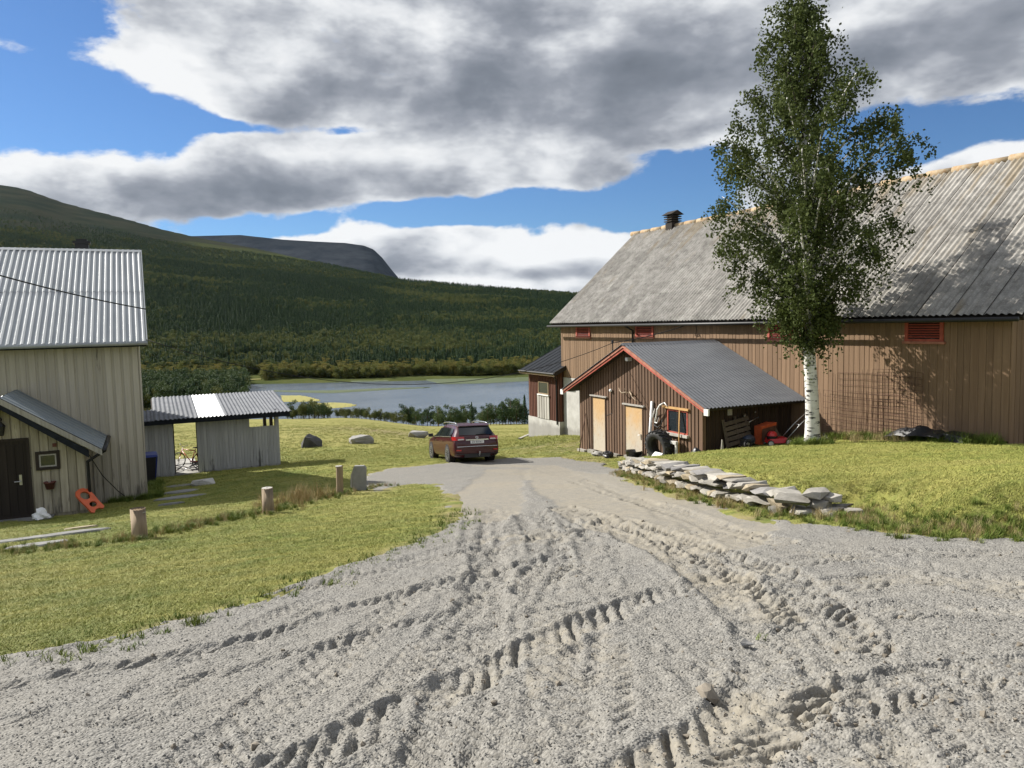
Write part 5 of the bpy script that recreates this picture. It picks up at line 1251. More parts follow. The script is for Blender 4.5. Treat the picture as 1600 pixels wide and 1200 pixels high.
for i in range(ny_):
    for k in range(nx_): fs.append((i*(nx_+1)+k, i*(nx_+1)+k+1, (i+1)*(nx_+1)+k+1, (i+1)*(nx_+1)+k))
m_.add(vs_, fs); tag(m_.build('black_tarpaulin', 'black_plastic', None, True), 'crumpled black tarpaulin heap at the foot of the barn wall', 'tarpaulin')
y0_, y1_ = on_x(1515, 690, BX-.4).y, on_x(1480, 690, BX-.4).y; gz = float(G1(BX-.4, y0_))
m_ = MB(); m_.prism([(BX-.7, y0_, gz), (BX-.15, y0_, gz), (BX-.15, y0_, gz+.20), (BX-.62, y0_, gz+.16)], (0, y1_-y0_, .04)); tag(m_.build('plastic_crate', 'black_plastic'), 'low flat black box lying right of the tarpaulin', 'box')
def catenary(a, b_, sag, n=24): return [Vector(a).lerp(Vector(b_), i/n)-Vector((0, 0, 4*sag*(i/n)*(1-i/n))) for i in range(n+1)]
pin = on_x(957, 536, AX-.1); a = Vector((.05, 24.45, 1.42)); b_ = on_x(1078, 506, BX-.12)
m_ = MB(); m_.tube(catenary(a, pin, 1.45), .012, 6); m_.tube(catenary(pin, b_, .08, 8), .017, 6); tag(m_.build('power_cable', 'cable_black', None, True), 'black cable sagging from the farmhouse eave over to the barn', 'cable')
m_ = MB(); m_.tube([(pin.x, pin.y, pin.z-.35), (pin.x, pin.y, pin.z+.02)], .018, 6); m_.lathe([(0, 0), (.05, .01), (.04, .09), (.05, .1), (0, .12)], (pin.x, pin.y, pin.z), n=10); o = m_.build('insulator', 'black_metal', ann)
m_ = MB(); m_.tube([b_, b_+Vector((.03, -.3, .06)), b_+Vector((.03, -.4, -.25)), b_+Vector((.05, -.25, -.5)), b_+Vector((.05, -.5, -.42))], .013, 6); m_.build('cable_end', 'cable_black', barn)
a = on_y(-60, 413, 23.6); b_ = Vector((.09, 25.6, 1.98)); b_ = on_y(228, 483, 26.0); m_ = MB(); m_.tube(catenary(a, b_, .08), .02, 6); tag(m_.build('service_cable', 'cable_black', None, True), 'black service cable crossing in front of the farmhouse roof', 'cable')
m_ = MB(); m_.tube([(-1.46, 22.62, -1.5), (-1.2, 23.2, -2.2), (-.9, 24.5, -2.9), (-.75, 24.7, -3.1)], .012, 6); m_.build('earth_wire', 'cable_black', house)

# ------------------------------------------------------------------ by the farmhouse: sled, bag, bin, bicycles
p = on_y(124, 764, 22.42); q2 = on_y(155, 797, 22.1); q2.z = float(G1(q2.x, q2.y))+.05
t = thing('plastic_sled', 'orange plastic sled with two oval holes leaning by the porch corner', 'sled', q2)
ax = (p-q2); Ls = ax.length; ax.normalize(); sd_ = Vector((.75, .55, .12)); sd_ = (sd_-ax*sd_.dot(ax)).normalized(); nr_ = ax.cross(sd_)
m_ = MB(); NN = 44; outer = []
def oval(cu, cv, ru, rv, n, ph=0): return [(cu+ru*math.cos(2*math.pi*i/n+ph), cv+rv*math.sin(2*math.pi*i/n+ph)) for i in range(n)]
bm = bmesh.new()
def loopv(pts, off): return [bm.verts.new(q2+ax*u+sd_*v+nr_*off) for u, v in pts]
out = [(0, -.13), (.04, -.19), (Ls*.35, -.185), (Ls*.6, -.2), (Ls*.85, -.19), (Ls*.97, -.12), (Ls, 0), (Ls*.97, .12), (Ls*.85, .19), (Ls*.6, .2), (Ls*.35, .185), (.04, .19), (0, .13), (.07, .05), (.07, -.05)]
h1 = oval(Ls*.30, 0, Ls*.11, .095, 14); h2 = oval(Ls*.70, 0, Ls*.16, .12, 16)
for L_ in (out, h1, h2):
    vv = loopv(L_, 0)
    for i in range(len(vv)): bm.edges.new((vv[i], vv[(i+1) % len(vv)]))
bmesh.ops.triangle_fill(bm, edges=bm.edges, use_beauty=True)
# drop triangles that fill the two holes
def in_oval(c_, o_): u = (c_-q2).dot(ax); v = (c_-q2).dot(sd_); return ((u-o_[0])/o_[2])**2+((v-0)/o_[3])**2 < .9
kill = [f_ for f_ in bm.faces if in_oval(f_.calc_center_median(), (Ls*.30, 0, Ls*.11, .095)) or in_oval(f_.calc_center_median(), (Ls*.70, 0, Ls*.16, .12))]
bmesh.ops.delete(bm, geom=kill, context='FACES_ONLY')
ex = bmesh.ops.extrude_face_region(bm, geom=list(bm.faces)); bmesh.ops.translate(bm, verts=[g for g in ex['geom'] if isinstance(g, bmesh.types.BMVert)], vec=nr_*.05)
bmesh.ops.recalc_face_normals(bm, faces=bm.faces); me = bpy.data.meshes.new('shell'); bm.to_mesh(me); bm.free(); me.materials.append(MATS['orange_plastic']); link('shell', me, t)
p = hit(64, 812); lump('shopping_bag', p+Vector((0, 0, .1)), .34, .3, .22, 'white_plastic', 15, 'crumpled white and red carrier bag on the ground by the porch door', 'bag', .3)
bp = on_y(232, 745, 30.2); bp.z = float(G1(bp.x, bp.y)); t = thing('wheelie_bin', 'black wheelie bin with blue lid between the farmhouse and the white shed', 'bin', bp)
m_ = MB(); m_.hexa([bp+Vector(v) for v in ((-.24,-.3,.05),(.20,-.3,.05),(.20,.26,.05),(-.24,.26,.05),(-.30,-.37,1.0),(.28,-.37,1.0),(.28,.34,1.0),(-.30,.34,1.0))]); m_.build('body', 'black_plastic', t)
m_ = MB(); m_.hexa([bp+Vector(v) for v in ((-.33,-.40,1.0),(.34,-.40,1.0),(.34,.38,1.0),(-.33,.38,1.0),(-.28,-.34,1.08),(.30,-.34,1.08),(.30,.36,1.10),(-.28,.36,1.10))]); m_.build('lid', 'blue_plastic', t)
m_ = MB(); m_.hexa([bp+Vector(v) for v in ((.205,-.28,.25),(.25,-.28,.25),(.25,.24,.25),(.205,.24,.25),(.285,-.34,.98),(.335,-.34,.98),(.335,.32,.98),(.285,.32,.98))]); m_.build('side_panel', 'blue_plastic', t)
for s in (-1, 1): m_ = MB(); m_.lathe([(0, -.03), (.1, -.03), (.1, .03), (0, .03)], bp+Vector((s*.22, .26, .1)), 'x', 12); m_.build('wheel', 'rubber', t)
def bicycle(M, label, framecol):
    t = thing_m('bicycle', label, 'bicycle', M, 'bicycles in the shed'); R0 = .32
    def part(m_, name, mat): return link(name, m_.mesh(name, mat, True), t, local=True)
    for yy in (-.5, .5):
        ring = [(0, yy+R0*math.cos(v), R0+R0*math.sin(v)) for v in np.linspace(0, 2*math.pi, 25)[:-1]]
        m_ = MB(); m_.tube(ring, .022, 6, closed=True); w_ = part(m_, 'wheel', 'rubber')
        m_ = MB()
        for k in range(10): v = math.pi*k/10; m_.tube([(0, yy+.3*math.cos(v), R0+.3*math.sin(v)), (0, yy-.3*math.cos(v), R0-.3*math.sin(v))], .003, 4)
        m_.tube([(-.04, yy, R0), (.04, yy, R0)], .02, 6); link('spokes', m_.mesh('spokes', 'steel'), w_, local=True)
    m_ = MB()
    for a_, b2 in (((0,-.5,R0),(0,-.12,.28)),((0,-.12,.28),(0,.38,.72)),((0,-.24,.74),(0,.36,.78)),((0,-.12,.28),(0,-.26,.82)),((0,-.5,R0),(0,-.24,.74)),((0,.5,R0),(0,.36,.84))): m_.tube([a_, b2], .018, 6)
    part(m_, 'frame', framecol)
    m_ = MB(); m_.tube([(-.26, .30, .98), (-.1, .36, .92), (0, .36, .88), (.1, .36, .92), (.26, .30, .98)], .013, 6); part(m_, 'handlebar', 'steel')
    m_ = MB(); m_.hexa([(-.02,-.14,.84),(.02,-.14,.84),(.08,-.38,.84),(-.08,-.38,.84),(-.015,-.14,.88),(.015,-.14,.88),(.07,-.38,.90),(-.07,-.38,.90)]); part(m_, 'saddle', 'black_plastic')
    m_ = MB(); m_.lathe([(.07, -.01), (.09, -.01), (.09, .01), (.07, .01)], (0.03, -.12, .28), 'x', 16); part(m_, 'chainring', 'steel')
    return t
def shed_pt(px, py, Y): v = on_y(px, py, Y); return Vector((v.x, v.y, float(G0(2, SY))+.04))
v = shed_pt(293, 715, SY+1.0); bicycle(Matrix.Translation(v) @ Matrix.Rotation(R(50), 4, 'Z') @ Matrix.Rotation(R(14), 4, 'Y'), 'bicycle with red frame leaning upright in the shed doorway', 'red_mower')
v = shed_pt(286, 725, SY+.35); bicycle(Matrix.Translation(v+Vector((0, 0, .05))) @ Matrix.Rotation(R(75), 4, 'Z') @ Matrix.Rotation(R(80), 4, 'Y'), 'black bicycle lying flat on the shed floor slab', 'black_metal')

# ------------------------------------------------------------------ scatter helper (for what nobody could count)
def instancer(name, pts, scl, rot, src, label=None):
    me = bpy.data.meshes.new(name); pts = np.asarray(pts, np.float32); n = len(pts)
    me.vertices.add(n); me.vertices.foreach_set('co', pts.ravel())
    a = me.attributes.new('scl', 'FLOAT_VECTOR', 'POINT'); scl = np.asarray(scl, np.float32)
    if scl.ndim == 1: scl = np.repeat(scl[:, None], 3, 1)
    a.data.foreach_set('vector', scl.ravel())
    a = me.attributes.new('rot', 'FLOAT_VECTOR', 'POINT'); a.data.foreach_set('vector', np.asarray(rot, np.float32).ravel())
    ng = bpy.data.node_groups.new(name, 'GeometryNodeTree')
    ng.interface.new_socket('Geometry', in_out='INPUT', socket_type='NodeSocketGeometry'); ng.interface.new_socket('Geometry', in_out='OUTPUT', socket_type='NodeSocketGeometry')
    N = ng.nodes; Lk = ng.links; gi = N.new('NodeGroupInput'); go = N.new('NodeGroupOutput'); ip = N.new('GeometryNodeInstanceOnPoints')
    oi = N.new('GeometryNodeObjectInfo'); oi.transform_space = 'ORIGINAL'; oi.inputs['Object'].default_value = src
    for nm, sock in (('scl', 'Scale'), ('rot', 'Rotation')):
        at = N.new('GeometryNodeInputNamedAttribute'); at.data_type = 'FLOAT_VECTOR'; at.inputs['Name'].default_value = nm
        Lk.new(at.outputs['Attribute'], ip.inputs[sock])
    Lk.new(gi.outputs[0], ip.inputs['Points']); Lk.new(oi.outputs['Geometry'], ip.inputs['Instance']); Lk.new(ip.outputs[0], go.inputs[0])
    o = link(name, me); md = o.modifiers.new('scatter', 'NODES'); md.node_group = ng; tag(o, label, kind='stuff'); return o
def rots(n, tilt=.0): return np.stack([rng.normal(0, tilt, n), rng.normal(0, tilt, n), rng.uniform(0, 6.283, n)], 1)
def quads_mesh(name, C, U, V, mat):
    """many small four-cornered leaves: centres C, half axes U and V"""
    n = len(C); co = np.stack([C-U, C-V*.62+U*.1, C+U, C+V*.62+U*.1], 1).reshape(-1, 3).astype(np.float32)
    me = bpy.data.meshes.new(name); me.vertices.add(4*n); me.vertices.foreach_set('co', co.ravel())
    me.loops.add(4*n); me.loops.foreach_set('vertex_index', np.arange(4*n, dtype=np.int32)); me.polygons.add(n); me.polygons.foreach_set('loop_start', np.arange(0, 4*n, 4, dtype=np.int32))
    me.update(calc_edges=True); me.materials.append(MATS[mat]); return me
def rand_dirs(n): v = rng.normal(0, 1, (n, 3)); return v/np.linalg.norm(v, axis=1, keepdims=True)
def leaf_axes(n, size, droop=0.0):
    u = rand_dirs(n); u[:, 2] -= droop; u /= np.linalg.norm(u, axis=1, keepdims=True); w = np.cross(u, rand_dirs(n)); w /= np.linalg.norm(w, axis=1, keepdims=True)
    s = rng.uniform(.75, 1.25, n)[:, None]*size; return u*s, w*s

# ------------------------------------------------------------------ birch in front of the barn
bb = Vector((18.0, 16.75, float(G1(18.0, 16.75)))); birch = thing('birch_tree', 'tall birch with white trunk and dense hanging foliage before the barn', 'tree', bb)
TOP = 13.2
ax_pts = []; rr = []
for k in range(27):
    z = TOP*k/26; lean = -.10*z/3+.03*math.sin(z*1.3); ax_pts.append(bb+Vector((FY*lean, -FX*lean, z-.15))); rr.append((.20*(1-z/TOP)**.85+.012)*(1.25 if k == 0 else 1.08 if k == 1 else 1))
MB().tube(ax_pts, rr, 14).build('trunk', 'birch_bark', birch, True)
def axis_at(z): f_ = min(25.999, max(0, z/TOP*26)); i = int(f_); return ax_pts[i].lerp(ax_pts[i+1], f_-i)
def envelope(z, side):
    """crown half width towards viewer's right (side=1) or left (-1) at height z over the root"""
    zs = [3.0, 3.7, 4.6, 5.6, 6.6, 7.6, 8.4, 9.3, 10.3, 11.3, 12.3, 13.4]
    rt = [.35, .75, 1.35, 1.75, 2.45, 2.5, 2.95, 3.05, 2.5, 1.1, .95, .3]; lf = [.3, 1.0, 1.3, 1.95, 2.45, 2.5, 3.0, 2.5, 1.75, 1.35, .95, .3]
    return float(np.interp(z, zs, rt if side > 0 else lf))
RX = Vector((FY, -FX, 0)); FW = Vector((FX, FY, 0)); LC = []; br = random.Random(21)
for k in range(86):
    tip_z = 3.5+9.7*((k+.5)/86)**.92; a_ = k*2.39996+br.uniform(-.3, .3); dr = RX*math.cos(a_)+FW*math.sin(a_)
    R_ = envelope(tip_z, math.cos(a_)); R_ = R_*(abs(math.cos(a_))+.1*0+1.1*(1-abs(math.cos(a_))))*br.choice([1.0, .95, .85, .7, .55])
    z0 = max(2.6, tip_z-R_*br.uniform(.75, 1.15)-.1); o0 = axis_at(z0); tip = axis_at(tip_z)+dr*R_
    mid = o0.lerp(tip, .5)+Vector((0, 0, .10*R_)); end = tip+dr*.18+Vector((0, 0, -.35))
    pts = [o0, o0.lerp(mid, .55), mid, tip, end]; r0 = .018+.012*R_
    MB().tube(pts, [r0, r0*.8, r0*.55, r0*.28, .004], 6).build('branch', 'twig' if R_ < 1.6 else 'birch_bark', birch, True)
    ns = int(4+R_*5.5)
    for j in range(ns):
        f_ = br.uniform(.22, 1.0); i = min(3, int(f_*4)); base = pts[i].lerp(pts[i+1], f_*4-i)
        side = Vector((br.gauss(0, 1), br.gauss(0, 1), br.gauss(.1, .5))).normalized(); L_ = br.uniform(.25, .62); hang = br.uniform(.25, .95)
        nl = int(br.uniform(38, 72))
        t_ = rng.uniform(.05, 1, nl)[:, None]
        P = np.array(base)+np.array(side)*L_*np.minimum(t_*1.6, 1)-np.array([[0, 0, hang]])*t_**1.7+rng.normal(0, .085, (nl, 3)); LC.append(P)
    if R_ < .8: LC.append(np.array(tip)+rng.normal(0, .22, (30, 3)))
for z in np.linspace(4.0, 13.1, 60): LC.append(np.array(axis_at(z))+rng.normal(0, 1, (75, 3))*np.array([.40, .40, .25])*min(1, (13.6-z)/2+.25))
LC = np.concatenate(LC); U, V = leaf_axes(len(LC), .046, .5)
tag(link('crown', quads_mesh('crown', LC, U, V*1.25, 'birch_leaf'), birch), kind='stuff')

# ------------------------------------------------------------------ trees by the lake, one by one
def crown_pts(kind, n):
    u = rng.random(n); a = rng.uniform(0, 6.283, n)
    if kind == 'spruce':
        z = .06+.94*u**1.35; r = (1-z)*.185*(.45+.55*np.abs(np.sin(z*26)))*np.sqrt(rng.uniform(.25, 1, n))+.008
    elif kind == 'pine':
        c = rng.normal(0, 1, (9, 3))*np.array([.12, .12, .20])+np.array([0, 0, .52]); k = rng.integers(0, 9, n); d = rand_dirs(n)*(rng.random(n)**.33)[:, None]*np.array([.15, .15, .12]); P = c[k]+d; P[:, 2] = np.where(P[:, 2] < .10, .10+.5*rng.random(n), P[:, 2]); return P
    else:
        c = rng.normal(0, 1, (8, 3))*np.array([.13, .13, .18])+np.array([0, 0, .55]); k = rng.integers(0, 8, n); d = rand_dirs(n)*(rng.random(n)**.33)[:, None]*np.array([.17, .17, .19]); P = c[k]+d; P[:, 2] = np.clip(P[:, 2], .06, 1.0); return P
    return np.stack([r*np.cos(a), r*np.sin(a), z], 1)
def tree_meshes(kind, mat, n=420, size=.034):
    P = crown_pts(kind, n); U, V = leaf_axes(n, size, .4 if kind == 'spruce' else 0)
    if kind == 'spruce':
        U = np.stack([P[:, 0], P[:, 1], -.35*np.hypot(P[:, 0], P[:, 1])-.01], 1); U = U/np.linalg.norm(U, axis=1, keepdims=True)*size*1.25; V = np.cross(U, np.array([0, 0, 1.])+rng.normal(0, .3, (n, 3))); V = V/np.linalg.norm(V, axis=1, keepdims=True)*size
    c = quads_mesh('crown', P, U, V, mat); m_ = MB(); m_.tube([(0, 0, -.05), (0, 0, .45), (.01, 0, .93)], [.018, .013, .003], 6); return c, m_.mesh('trunk', 'pine_bark' if kind != 'birch' else 'twig', True)
TM = {('pine', i): tree_meshes('pine', 'pine_green', 1100, .027) for i in range(3)}; TM.update({('spruce', i): tree_meshes('spruce', 'conifer_green', 700, .027) for i in range(2)}); TM.update({('birch', i): tree_meshes('birch', 'grove_green', 900, .03) for i in range(3)})
TM[('autumn', 0)] = tree_meshes('birch', 'autumn_leaf', 800, .03); TM[('autumn', 1)] = tree_meshes('birch', 'autumn_leaf', 800, .03)
SRC = {}
def lake_tree(kind, i, px, s_, h, name, label, group):
    t_ = (px-800)/1197; x = FX*s_+FY*s_*t_; y = FY*s_-FX*s_*t_; z = float(base_plane(np.array(x), np.array(y)))
    t = thing(name, label, 'tree', (x, y, z), rng.uniform(0, 6.28), group); t.scale = (h*rng.uniform(.9, 1.15), h*rng.uniform(.9, 1.15), h)
    c, tr = TM[(kind, i)]; link('trunk', tr, t, local=True); o = link('crown', c, t, local=True); SRC.setdefault((kind, i), o); return t
r = random.Random(11)
pines = [632+k*3.7 for k in range(29)]
for k, px in enumerate(pines):
    lake_tree('pine', k % 3, px+r.uniform(-6, 6), r.uniform(262, 296), r.uniform(4.8, 7.8), 'pine_tree', 'dark pine in the clump standing behind the grey boulder and car', 'pines left of the car roof')
for k, (px, h) in enumerate(((747,4.8),(751,5.6),(756,6.6),(760,5.5),(764,7.2),(769,7.6),(773,6.4),(778,6.4),(783,7.0),(788,7.8),(792,7.2),(796,8.6),(801,9.0),(805,7.6),(809,8.4),(814,7.6),(822,6.5))):
    lake_tree('pine', k % 3, px, r.uniform(238, 262), h*1.0, 'pine_tree', 'dark pine in the clump between the car and the lean-to', 'pines right of the car roof')
lake_tree('spruce', 0, 818, 246, 9.6, 'spruce_tree', 'slim pointed spruce close to the corner of the lean-to', None)
lake_tree('spruce', 1, 735, 268, 8.2, 'spruce_tree', 'pointed spruce at the right end of the pine clump behind the car', None)
for k in range(76):
    px = 444+k*2.5+r.uniform(-9, 9); big = 1.45 if px < 505 else 1.0
    lake_tree('birch' if r.random() < .8 else 'pine', k % 3, px, r.uniform(268, 288), r.uniform(2.4, 5.0)*big, 'young_tree', 'young leafy tree in the row along the field edge before the lake', 'young trees along the field edge')
lake_tree('autumn', 0, 372, 640, 10, 'autumn_birch', 'yellowing birch at the left end of the far lake shore', None); lake_tree('autumn', 1, 412, 652, 9, 'autumn_birch', 'ochre birch beside the small bright field across the lake', None)

# ------------------------------------------------------------------ forest across the lake and the wood on the near left shore
def polar(s_, t_): return FX*s_+FY*s_*t_, FY*s_-FX*s_*t_
n = 125000; t_ = rng.uniform(-.86, .28, n); s_ = rng.uniform(690, 3300, n)
z = hill_z(s_, t_); x, y = polar(s_, t_); scr = (505-.0222*1197*t_)-(z-CAM.z)/s_*1197
dc = np.interp(800+1197*t_, CR[:, 0], CR[:, 2]); keepm = (s_ < dc+30) & (rng.random(n) < np.clip((scr-TL(t_)+18)/26+fbm(x, y, .006, 3, 25)*.8, .06, 1)) & (fbm(x, y, .012, 3, 33) > -.30)
x, y, z, s_, t_ = (v[keepm] for v in (x, y, z, s_, t_))
kindf = fbm(x, y, .006, 3, 44)+rng.normal(0, .12, len(x)); low = sstep(1100, 750, s_)*.0
hgt = rng.uniform(8, 15, len(x))*(1-.35*sstep(1600, 3200, s_))
sel_b = kindf > .25; alt = rng.random(len(x)) < .5
def put(name, m_, src, lb, w=1.0): instancer(name, np.stack([x[m_], y[m_], z[m_]-.3], 1), np.stack([hgt[m_]*w, hgt[m_]*w, hgt[m_]], 1), rots(m_.sum()), src, lb)
put('spruce_forest', ~sel_b & alt, SRC[('spruce', 0)], 'dark spruce forest covering the far hillside', 1.15)
put('spruce_forest', ~sel_b & ~alt & (kindf < .05), SRC[('spruce', 1)], 'dark spruce forest covering the far hillside', 1.15)
put('pine_forest', ~sel_b & ~alt & (kindf >= .05), SRC[('pine', 1)], 'pines mixed through the far hillside forest')
put('birch_wood', sel_b, SRC[('birch', 1)], 'paler leafy trees scattered in the far hillside forest')
# ochre shore belt
n = 1900; t_ = rng.uniform(-.50, .25, n); s_ = 657+rng.random(n)**1.5*52+8*np.sin(t_*40); px = 800+1197*t_
km = ~((px > 376) & (px < 406) & (s_ < 700)); t_, s_ = t_[km], s_[km]; x, y = polar(s_, t_); z = hill_z(s_, t_); hgt = rng.uniform(6, 12.5, len(x)); gsel = rng.random(len(x))
put('autumn_belt', gsel < .26, SRC[('autumn', 0)], 'belt of yellowing birches along the far lake shore', 1.1); put('autumn_belt', (gsel >= .26) & (gsel < .48), SRC[('autumn', 1)], 'belt of yellowing birches along the far lake shore', 1.1); put('green_belt', gsel >= .48, SRC[('birch', 0)], 'green trees mixed into the far shore belt', 1.1)
# dark wood on the left shore
n = 1500; t_ = rng.uniform(-.62, -.352, n); s_ = rng.uniform(430, 640, n); px = 800+1197*t_; km = (px < 385-(s_ < 520)*25*rng.random(n)); t_, s_ = t_[km], s_[km]
x, y = polar(s_, t_); z = base_plane(x, y); hgt = rng.uniform(5, 15, len(x)); gsel = rng.random(len(x))
put('near_pine_wood', gsel < .7, SRC[('pine', 0)], 'dark pine wood on the near left lake shore', 1.1); put('near_birch_wood', gsel >= .88, SRC[('birch', 2)], 'leafy trees in the wood on the near left shore'); put('near_spruce_wood', (gsel >= .7) & (gsel < .88), SRC[('spruce', 0)], 'spruces in the wood on the near left shore', 1.2)
# small field across the lake
m_ = MB(); pts = [lake_pt(374, 597), lake_pt(408, 596), lake_pt(404, 588.5), lake_pt(378, 588.5)]; m_.add([(p.x, p.y, LAKE+1.9) for p in pts]+[(p.x, p.y, LAKE-1) for p in pts], [(0,1,2,3),(0,4,5,1),(1,5,6,2),(2,6,7,3),(3,7,4,0)]); tag(m_.build('far_field', 'marsh_grass'), kind='structure')
# turf-roofed hut in the hollow beyond the white shed
hp = Vector((*polar(150, (226-800)/1197), 0)); hp.z = float(base_plane(np.array(hp.x), np.array(hp.y))); t = thing('turf_hut', 'small dark hut with turf roof half hidden between farmhouse and white shed', 'hut', hp)
MB().box((hp.x-2.5, hp.y-2, hp.z-1), (hp.x+2.2, hp.y+2, hp.z+1.7)).build('wall', 'dark_board', t); MB().prism([(hp.x-2.9, hp.y-2.5, hp.z+1.6), (hp.x-2.9, hp.y, hp.z+3.0), (hp.x-2.9, hp.y+2.5, hp.z+1.6)], (5.5, 0, 0)).build('roof', 'marsh_grass', t)

# ------------------------------------------------------------------ grass
def clump(nb, h, spread, w, bend, mat, seed):
    r = np.random.default_rng(seed); m_ = MB()
    for k in range(nb):
        a = r.uniform(0, 6.283); d = r.uniform(0, spread); b0 = np.array([d*math.cos(a), d*math.sin(a), -.01]); a2 = r.uniform(0, 6.283); hh = h*r.uniform(.55, 1.1); bd = bend*hh*r.uniform(.4, 1.2)
        dv = np.array([math.cos(a2), math.sin(a2), 0]); sv_ = np.array([-dv[1], dv[0], 0])*w*r.uniform(.7, 1.3); mid = b0+dv*bd*.35+np.array([0, 0, hh*.6]); tip = b0+dv*bd+np.array([0, 0, hh])
        m_.add([b0-sv_, b0+sv_, mid+sv_*.7, mid-sv_*.7, tip], [(0, 1, 2, 3), (3, 2, 4)])
    return m_.mesh('grass_tuft', mat)
def tuft(px, py, me, label, s=1.0):
    p = hit(px, py, G1); o = link('grass_tuft', me, None, (p.x, p.y, p.z+.015), 0, (s, s, s)); tag(o, label, 'grass tuft'); return o
T_lawn = tuft(552, 917, clump(40, .024, .09, .0026, 1.3, 'grass_blade', 1), 'small low tuft of grass alone in the gravel by the lawn edge', 1.5)
T_tall = tuft(305, 978, clump(60, .15, .08, .0035, .7, 'green_blade', 2), 'biggest green grass tuft growing in the gravel beside the left lawn', 1.0)
T_dry = tuft(470, 792, clump(34, .34, .14, .0032, .45, 'dry_blade', 3), 'dry straw tuft behind the middle log post', 1.0)
T_mid = tuft(1190, 1000, clump(14, .06, .05, .003, .8, 'green_blade', 4), 'tiny green sprout in the churned gravel on the right')
FOOT = [(-9.6,-1.4,22.4,35),(-9.6,-.1,24.9,35),(16.3,20.5,19.8,27.8),(20.3,31,12.3,36.5),(20,25,36,40),(-.3,5.3,33,33.2)]
def free(x, y):
    m_ = np.ones(len(x), bool)
    for x0, x1, y0, y1 in FOOT: m_ &= ~((x > x0) & (x < x1) & (y > y0) & (y < y1))
    return m_
def fanpts(n, s0, s1, pw=1.0, t0=-.80, t1=.80):
    u = rng.random(n); s_ = s0*(s1/s0)**u if pw == 1 else s0+(s1-s0)*u**pw; return polar(s_, rng.uniform(t0, t1, n))
x, y = fanpts(150000, 4.5, 46); rd = sdf(x, y, ROAD)+fbm(x, y, 1.6, 4, 11)*.7; sd2 = rd
k_ = free(x, y) & (rd > .06+.10*rng.random(len(x))) & (rng.random(len(x)) < np.clip((rd-.0)/.5, .25, 1)); x, y = x[k_], y[k_]
z = G1(x, y)+fbm(x, y, .45, 4, 3)*.10*sstep(4, 14, np.hypot(x, y)); dd = np.hypot(x, y)
sc = rng.uniform(.7, 1.35, len(x))*(1+.9*sstep(12, 40, dd))
instancer('lawn_grass', np.stack([x, y, z], 1), np.stack([sc*1.15, sc*1.15, sc*.9], 1), rots(len(x), .1), T_lawn, 'short mown grass of the lawns')
# rough verge along the posts, wall foot, edges
def linepts(line, n, spread):
    d = rng.uniform(0, sum(math.hypot(*(line[i+1]-line[i])) for i in range(len(line)-1)), n); P = np.array([tuple(along(line, float(v))[0])[:2] for v in d]); return P+rng.normal(0, spread, (n, 2))
def strew(name, P, src, s0, s1, lb, tilt=.15, test=True):
    x, y = P[:, 0], P[:, 1]; k = free(x, y); x, y = x[k], y[k]; s_ = rng.uniform(s0, s1, len(x)); instancer(name, np.stack([x, y, G1(x, y)+.0], 1), s_, rots(len(x), tilt), src, lb)
strew('dry_grass', linepts(VERGE, 230, .2), T_dry, .2, .6, 'dry straw grass along the log posts')
strew('rough_grass', linepts(VERGE, 500, .25), T_tall, .3, .9, 'rough green grass along the log posts')
WF = WALL_LINE+np.array([[-.22, -.12]])
strew('rough_grass', linepts(WF, 260, .12), T_tall, .3, .8, 'weeds at the foot of the stone wall'); strew('dry_grass', linepts(WF, 170, .14), T_dry, .2, .6, 'straw at the foot of the stone wall')
strew('rough_grass', linepts(EDGE_R+np.array([[.1, .3]]), 520, .26), T_tall, .3, .85, 'rough grass along the lower edge of the right lawn'); strew('dry_grass', linepts(EDGE_R+np.array([[.1, .2]]), 150, .25), T_dry, .2, .5, 'straw along the lower edge of the right lawn')
strew('rough_grass', linepts(np.array([[20.1, 12.5], [20.1, 19.2]]), 260, .22), T_tall, .8, 2.4, 'weeds along the foot of the barn'); strew('dry_grass', linepts(np.array([[19.6, 15.0], [19.8, 19.0]]), 80, .3), T_dry, .4, 1.1, 'straw along the foot of the barn')
strew('rough_grass', np.array([[18.0, 16.75]])+rng.normal(0, .26, (90, 2)), T_tall, .9, 1.9, 'grass round the birch foot')
strew('rough_grass', linepts(np.array([[-1.3, 24.85], [0, 24.8], [.1, 30]]), 200, .12), T_tall, .6, 1.6, 'weeds along the farmhouse wall')
vline = poly_from([(430,795),(470,786),(500,780),(520,776)]); strew('dry_grass', linepts(vline+np.array([[0, .4]]), 42, .25), T_dry, .6, 1.5, 'tall dry weeds between the middle and tallest posts', .25)
x, y = fanpts(26000, 36, 170, t0=-.75, t1=.2); k_ = free(x, y); x, y = x[k_], y[k_]; z = base_plane(x, y); nr = np.hypot(x, y) < 60; z[nr] = G1(x[nr], y[nr])
z = z+fbm(x, y, .45, 4, 3)*.10+fbm(x, y, .05, 4, 5)*1.0*sstep(45, 140, np.hypot(x, y)); sc = rng.uniform(2, 4.5, len(x)); instancer('meadow_grass', np.stack([x, y, z], 1), sc, rots(len(x), .1), T_lawn, 'longer meadow grass on the field beyond the yard')
# stray green in the gravel edge
ed = ROAD[1:9]; P = linepts(ed, 260, .18); strew('rough_grass', P, T_mid, .6, 1.8, 'small green sprouts along the gravel edge')

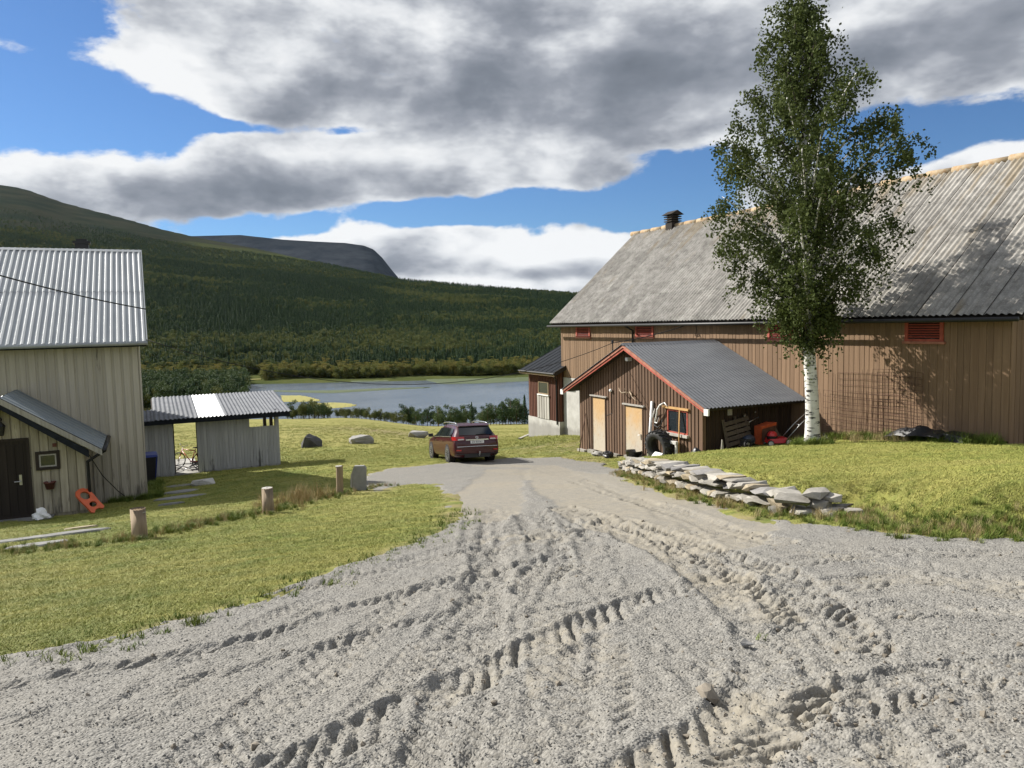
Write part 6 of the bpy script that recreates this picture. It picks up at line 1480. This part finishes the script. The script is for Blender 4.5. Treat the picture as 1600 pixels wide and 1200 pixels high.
# ------------------------------------------------------------------ loose stones and clods on the gravel
st0 = link('loose_stone', rock_mesh(77, 1, .8, .6, 'pale_rock', 14), None, None); p = hit(1165, 1013); st0.location = (p.x, p.y, p.z+.03); st0.scale = (.085,)*3; tag(st0, 'white fist-sized stone in the churned gravel on the right', 'stone')
cl0 = link('dirt_clod', rock_mesh(78, 1, .9, .7, 'dirt_clod', 16), None, None); p = hit(1105, 1095); cl0.location = (p.x, p.y, p.z+.03); cl0.scale = (.12,)*3; tag(cl0, 'big clod of dried mud by the deep tyre print', 'clod')
pb0 = link('pebble', rock_mesh(79, 1, .85, .7, 'pebble', 12), None, None); p = hit(905, 1160); pb0.location = (p.x, p.y, p.z+.03); pb0.scale = (.03,)*3; tag(pb0, 'single grey pebble lying in the foreground gravel', 'pebble')
okv = np.flatnonzero((roadin > .92).ravel() & (S.ravel() > 2.2) & (S.ravel() < 22) & (np.abs(T.ravel()) < .75)); fx_, fy_, fz_ = VX.ravel(), VY.ravel(), VZ.ravel(); smf = smooth_m.ravel(); dmf = damp.ravel(); tnf = tanm.ravel()
w_ = (1-.93*smf[okv])*(1-.5*tnf[okv]); idx = rng.choice(okv, 60000, p=w_/w_.sum()); sz = rng.lognormal(math.log(.0058), .30, len(idx))
instancer('gravel_stones', np.stack([fx_[idx]+rng.normal(0, .006, len(idx)), fy_[idx]+rng.normal(0, .006, len(idx)), fz_[idx]+sz*.15], 1), sz*1.6, rng.uniform(0, 6.28, (len(idx), 3)), pb0, 'loose crushed stones on the gravel yard')
w_ = .04+2.2*dmf[okv]+.5*tnf[okv]*(1-smf[okv]); idx = rng.choice(okv, 1000, p=w_/w_.sum()); sz = rng.lognormal(math.log(.0095), .5, len(idx))
instancer('mud_clods', np.stack([fx_[idx], fy_[idx], fz_[idx]+sz*.2], 1), np.minimum(sz*1.5, .045), rng.uniform(0, 6.28, (len(idx), 3)), cl0, 'small clods of dried mud thrown up along the tyre prints')

# ------------------------------------------------------------------ air
hz_, nt, b, pos, rnd = material('haze_air'); nt.n.remove(b); vol = nt.new('ShaderNodeVolumePrincipled'); vol.inputs['Color'].default_value = (.58, .77, 1, 1); vol.inputs['Density'].default_value = 3.5e-6; vol.inputs['Anisotropy'].default_value = .2
nt.l.new(vol.outputs[0], [q for q in nt.n if q.type == 'OUTPUT_MATERIAL'][0].inputs['Volume'])
o = MB().box((-9500, -300, LAKE-8), (13000, 12500, 1500)).build('haze', 'haze_air'); tag(o, kind='stuff', label='thin pale air over the valley'); hz_.cycles.homogeneous_volume = True
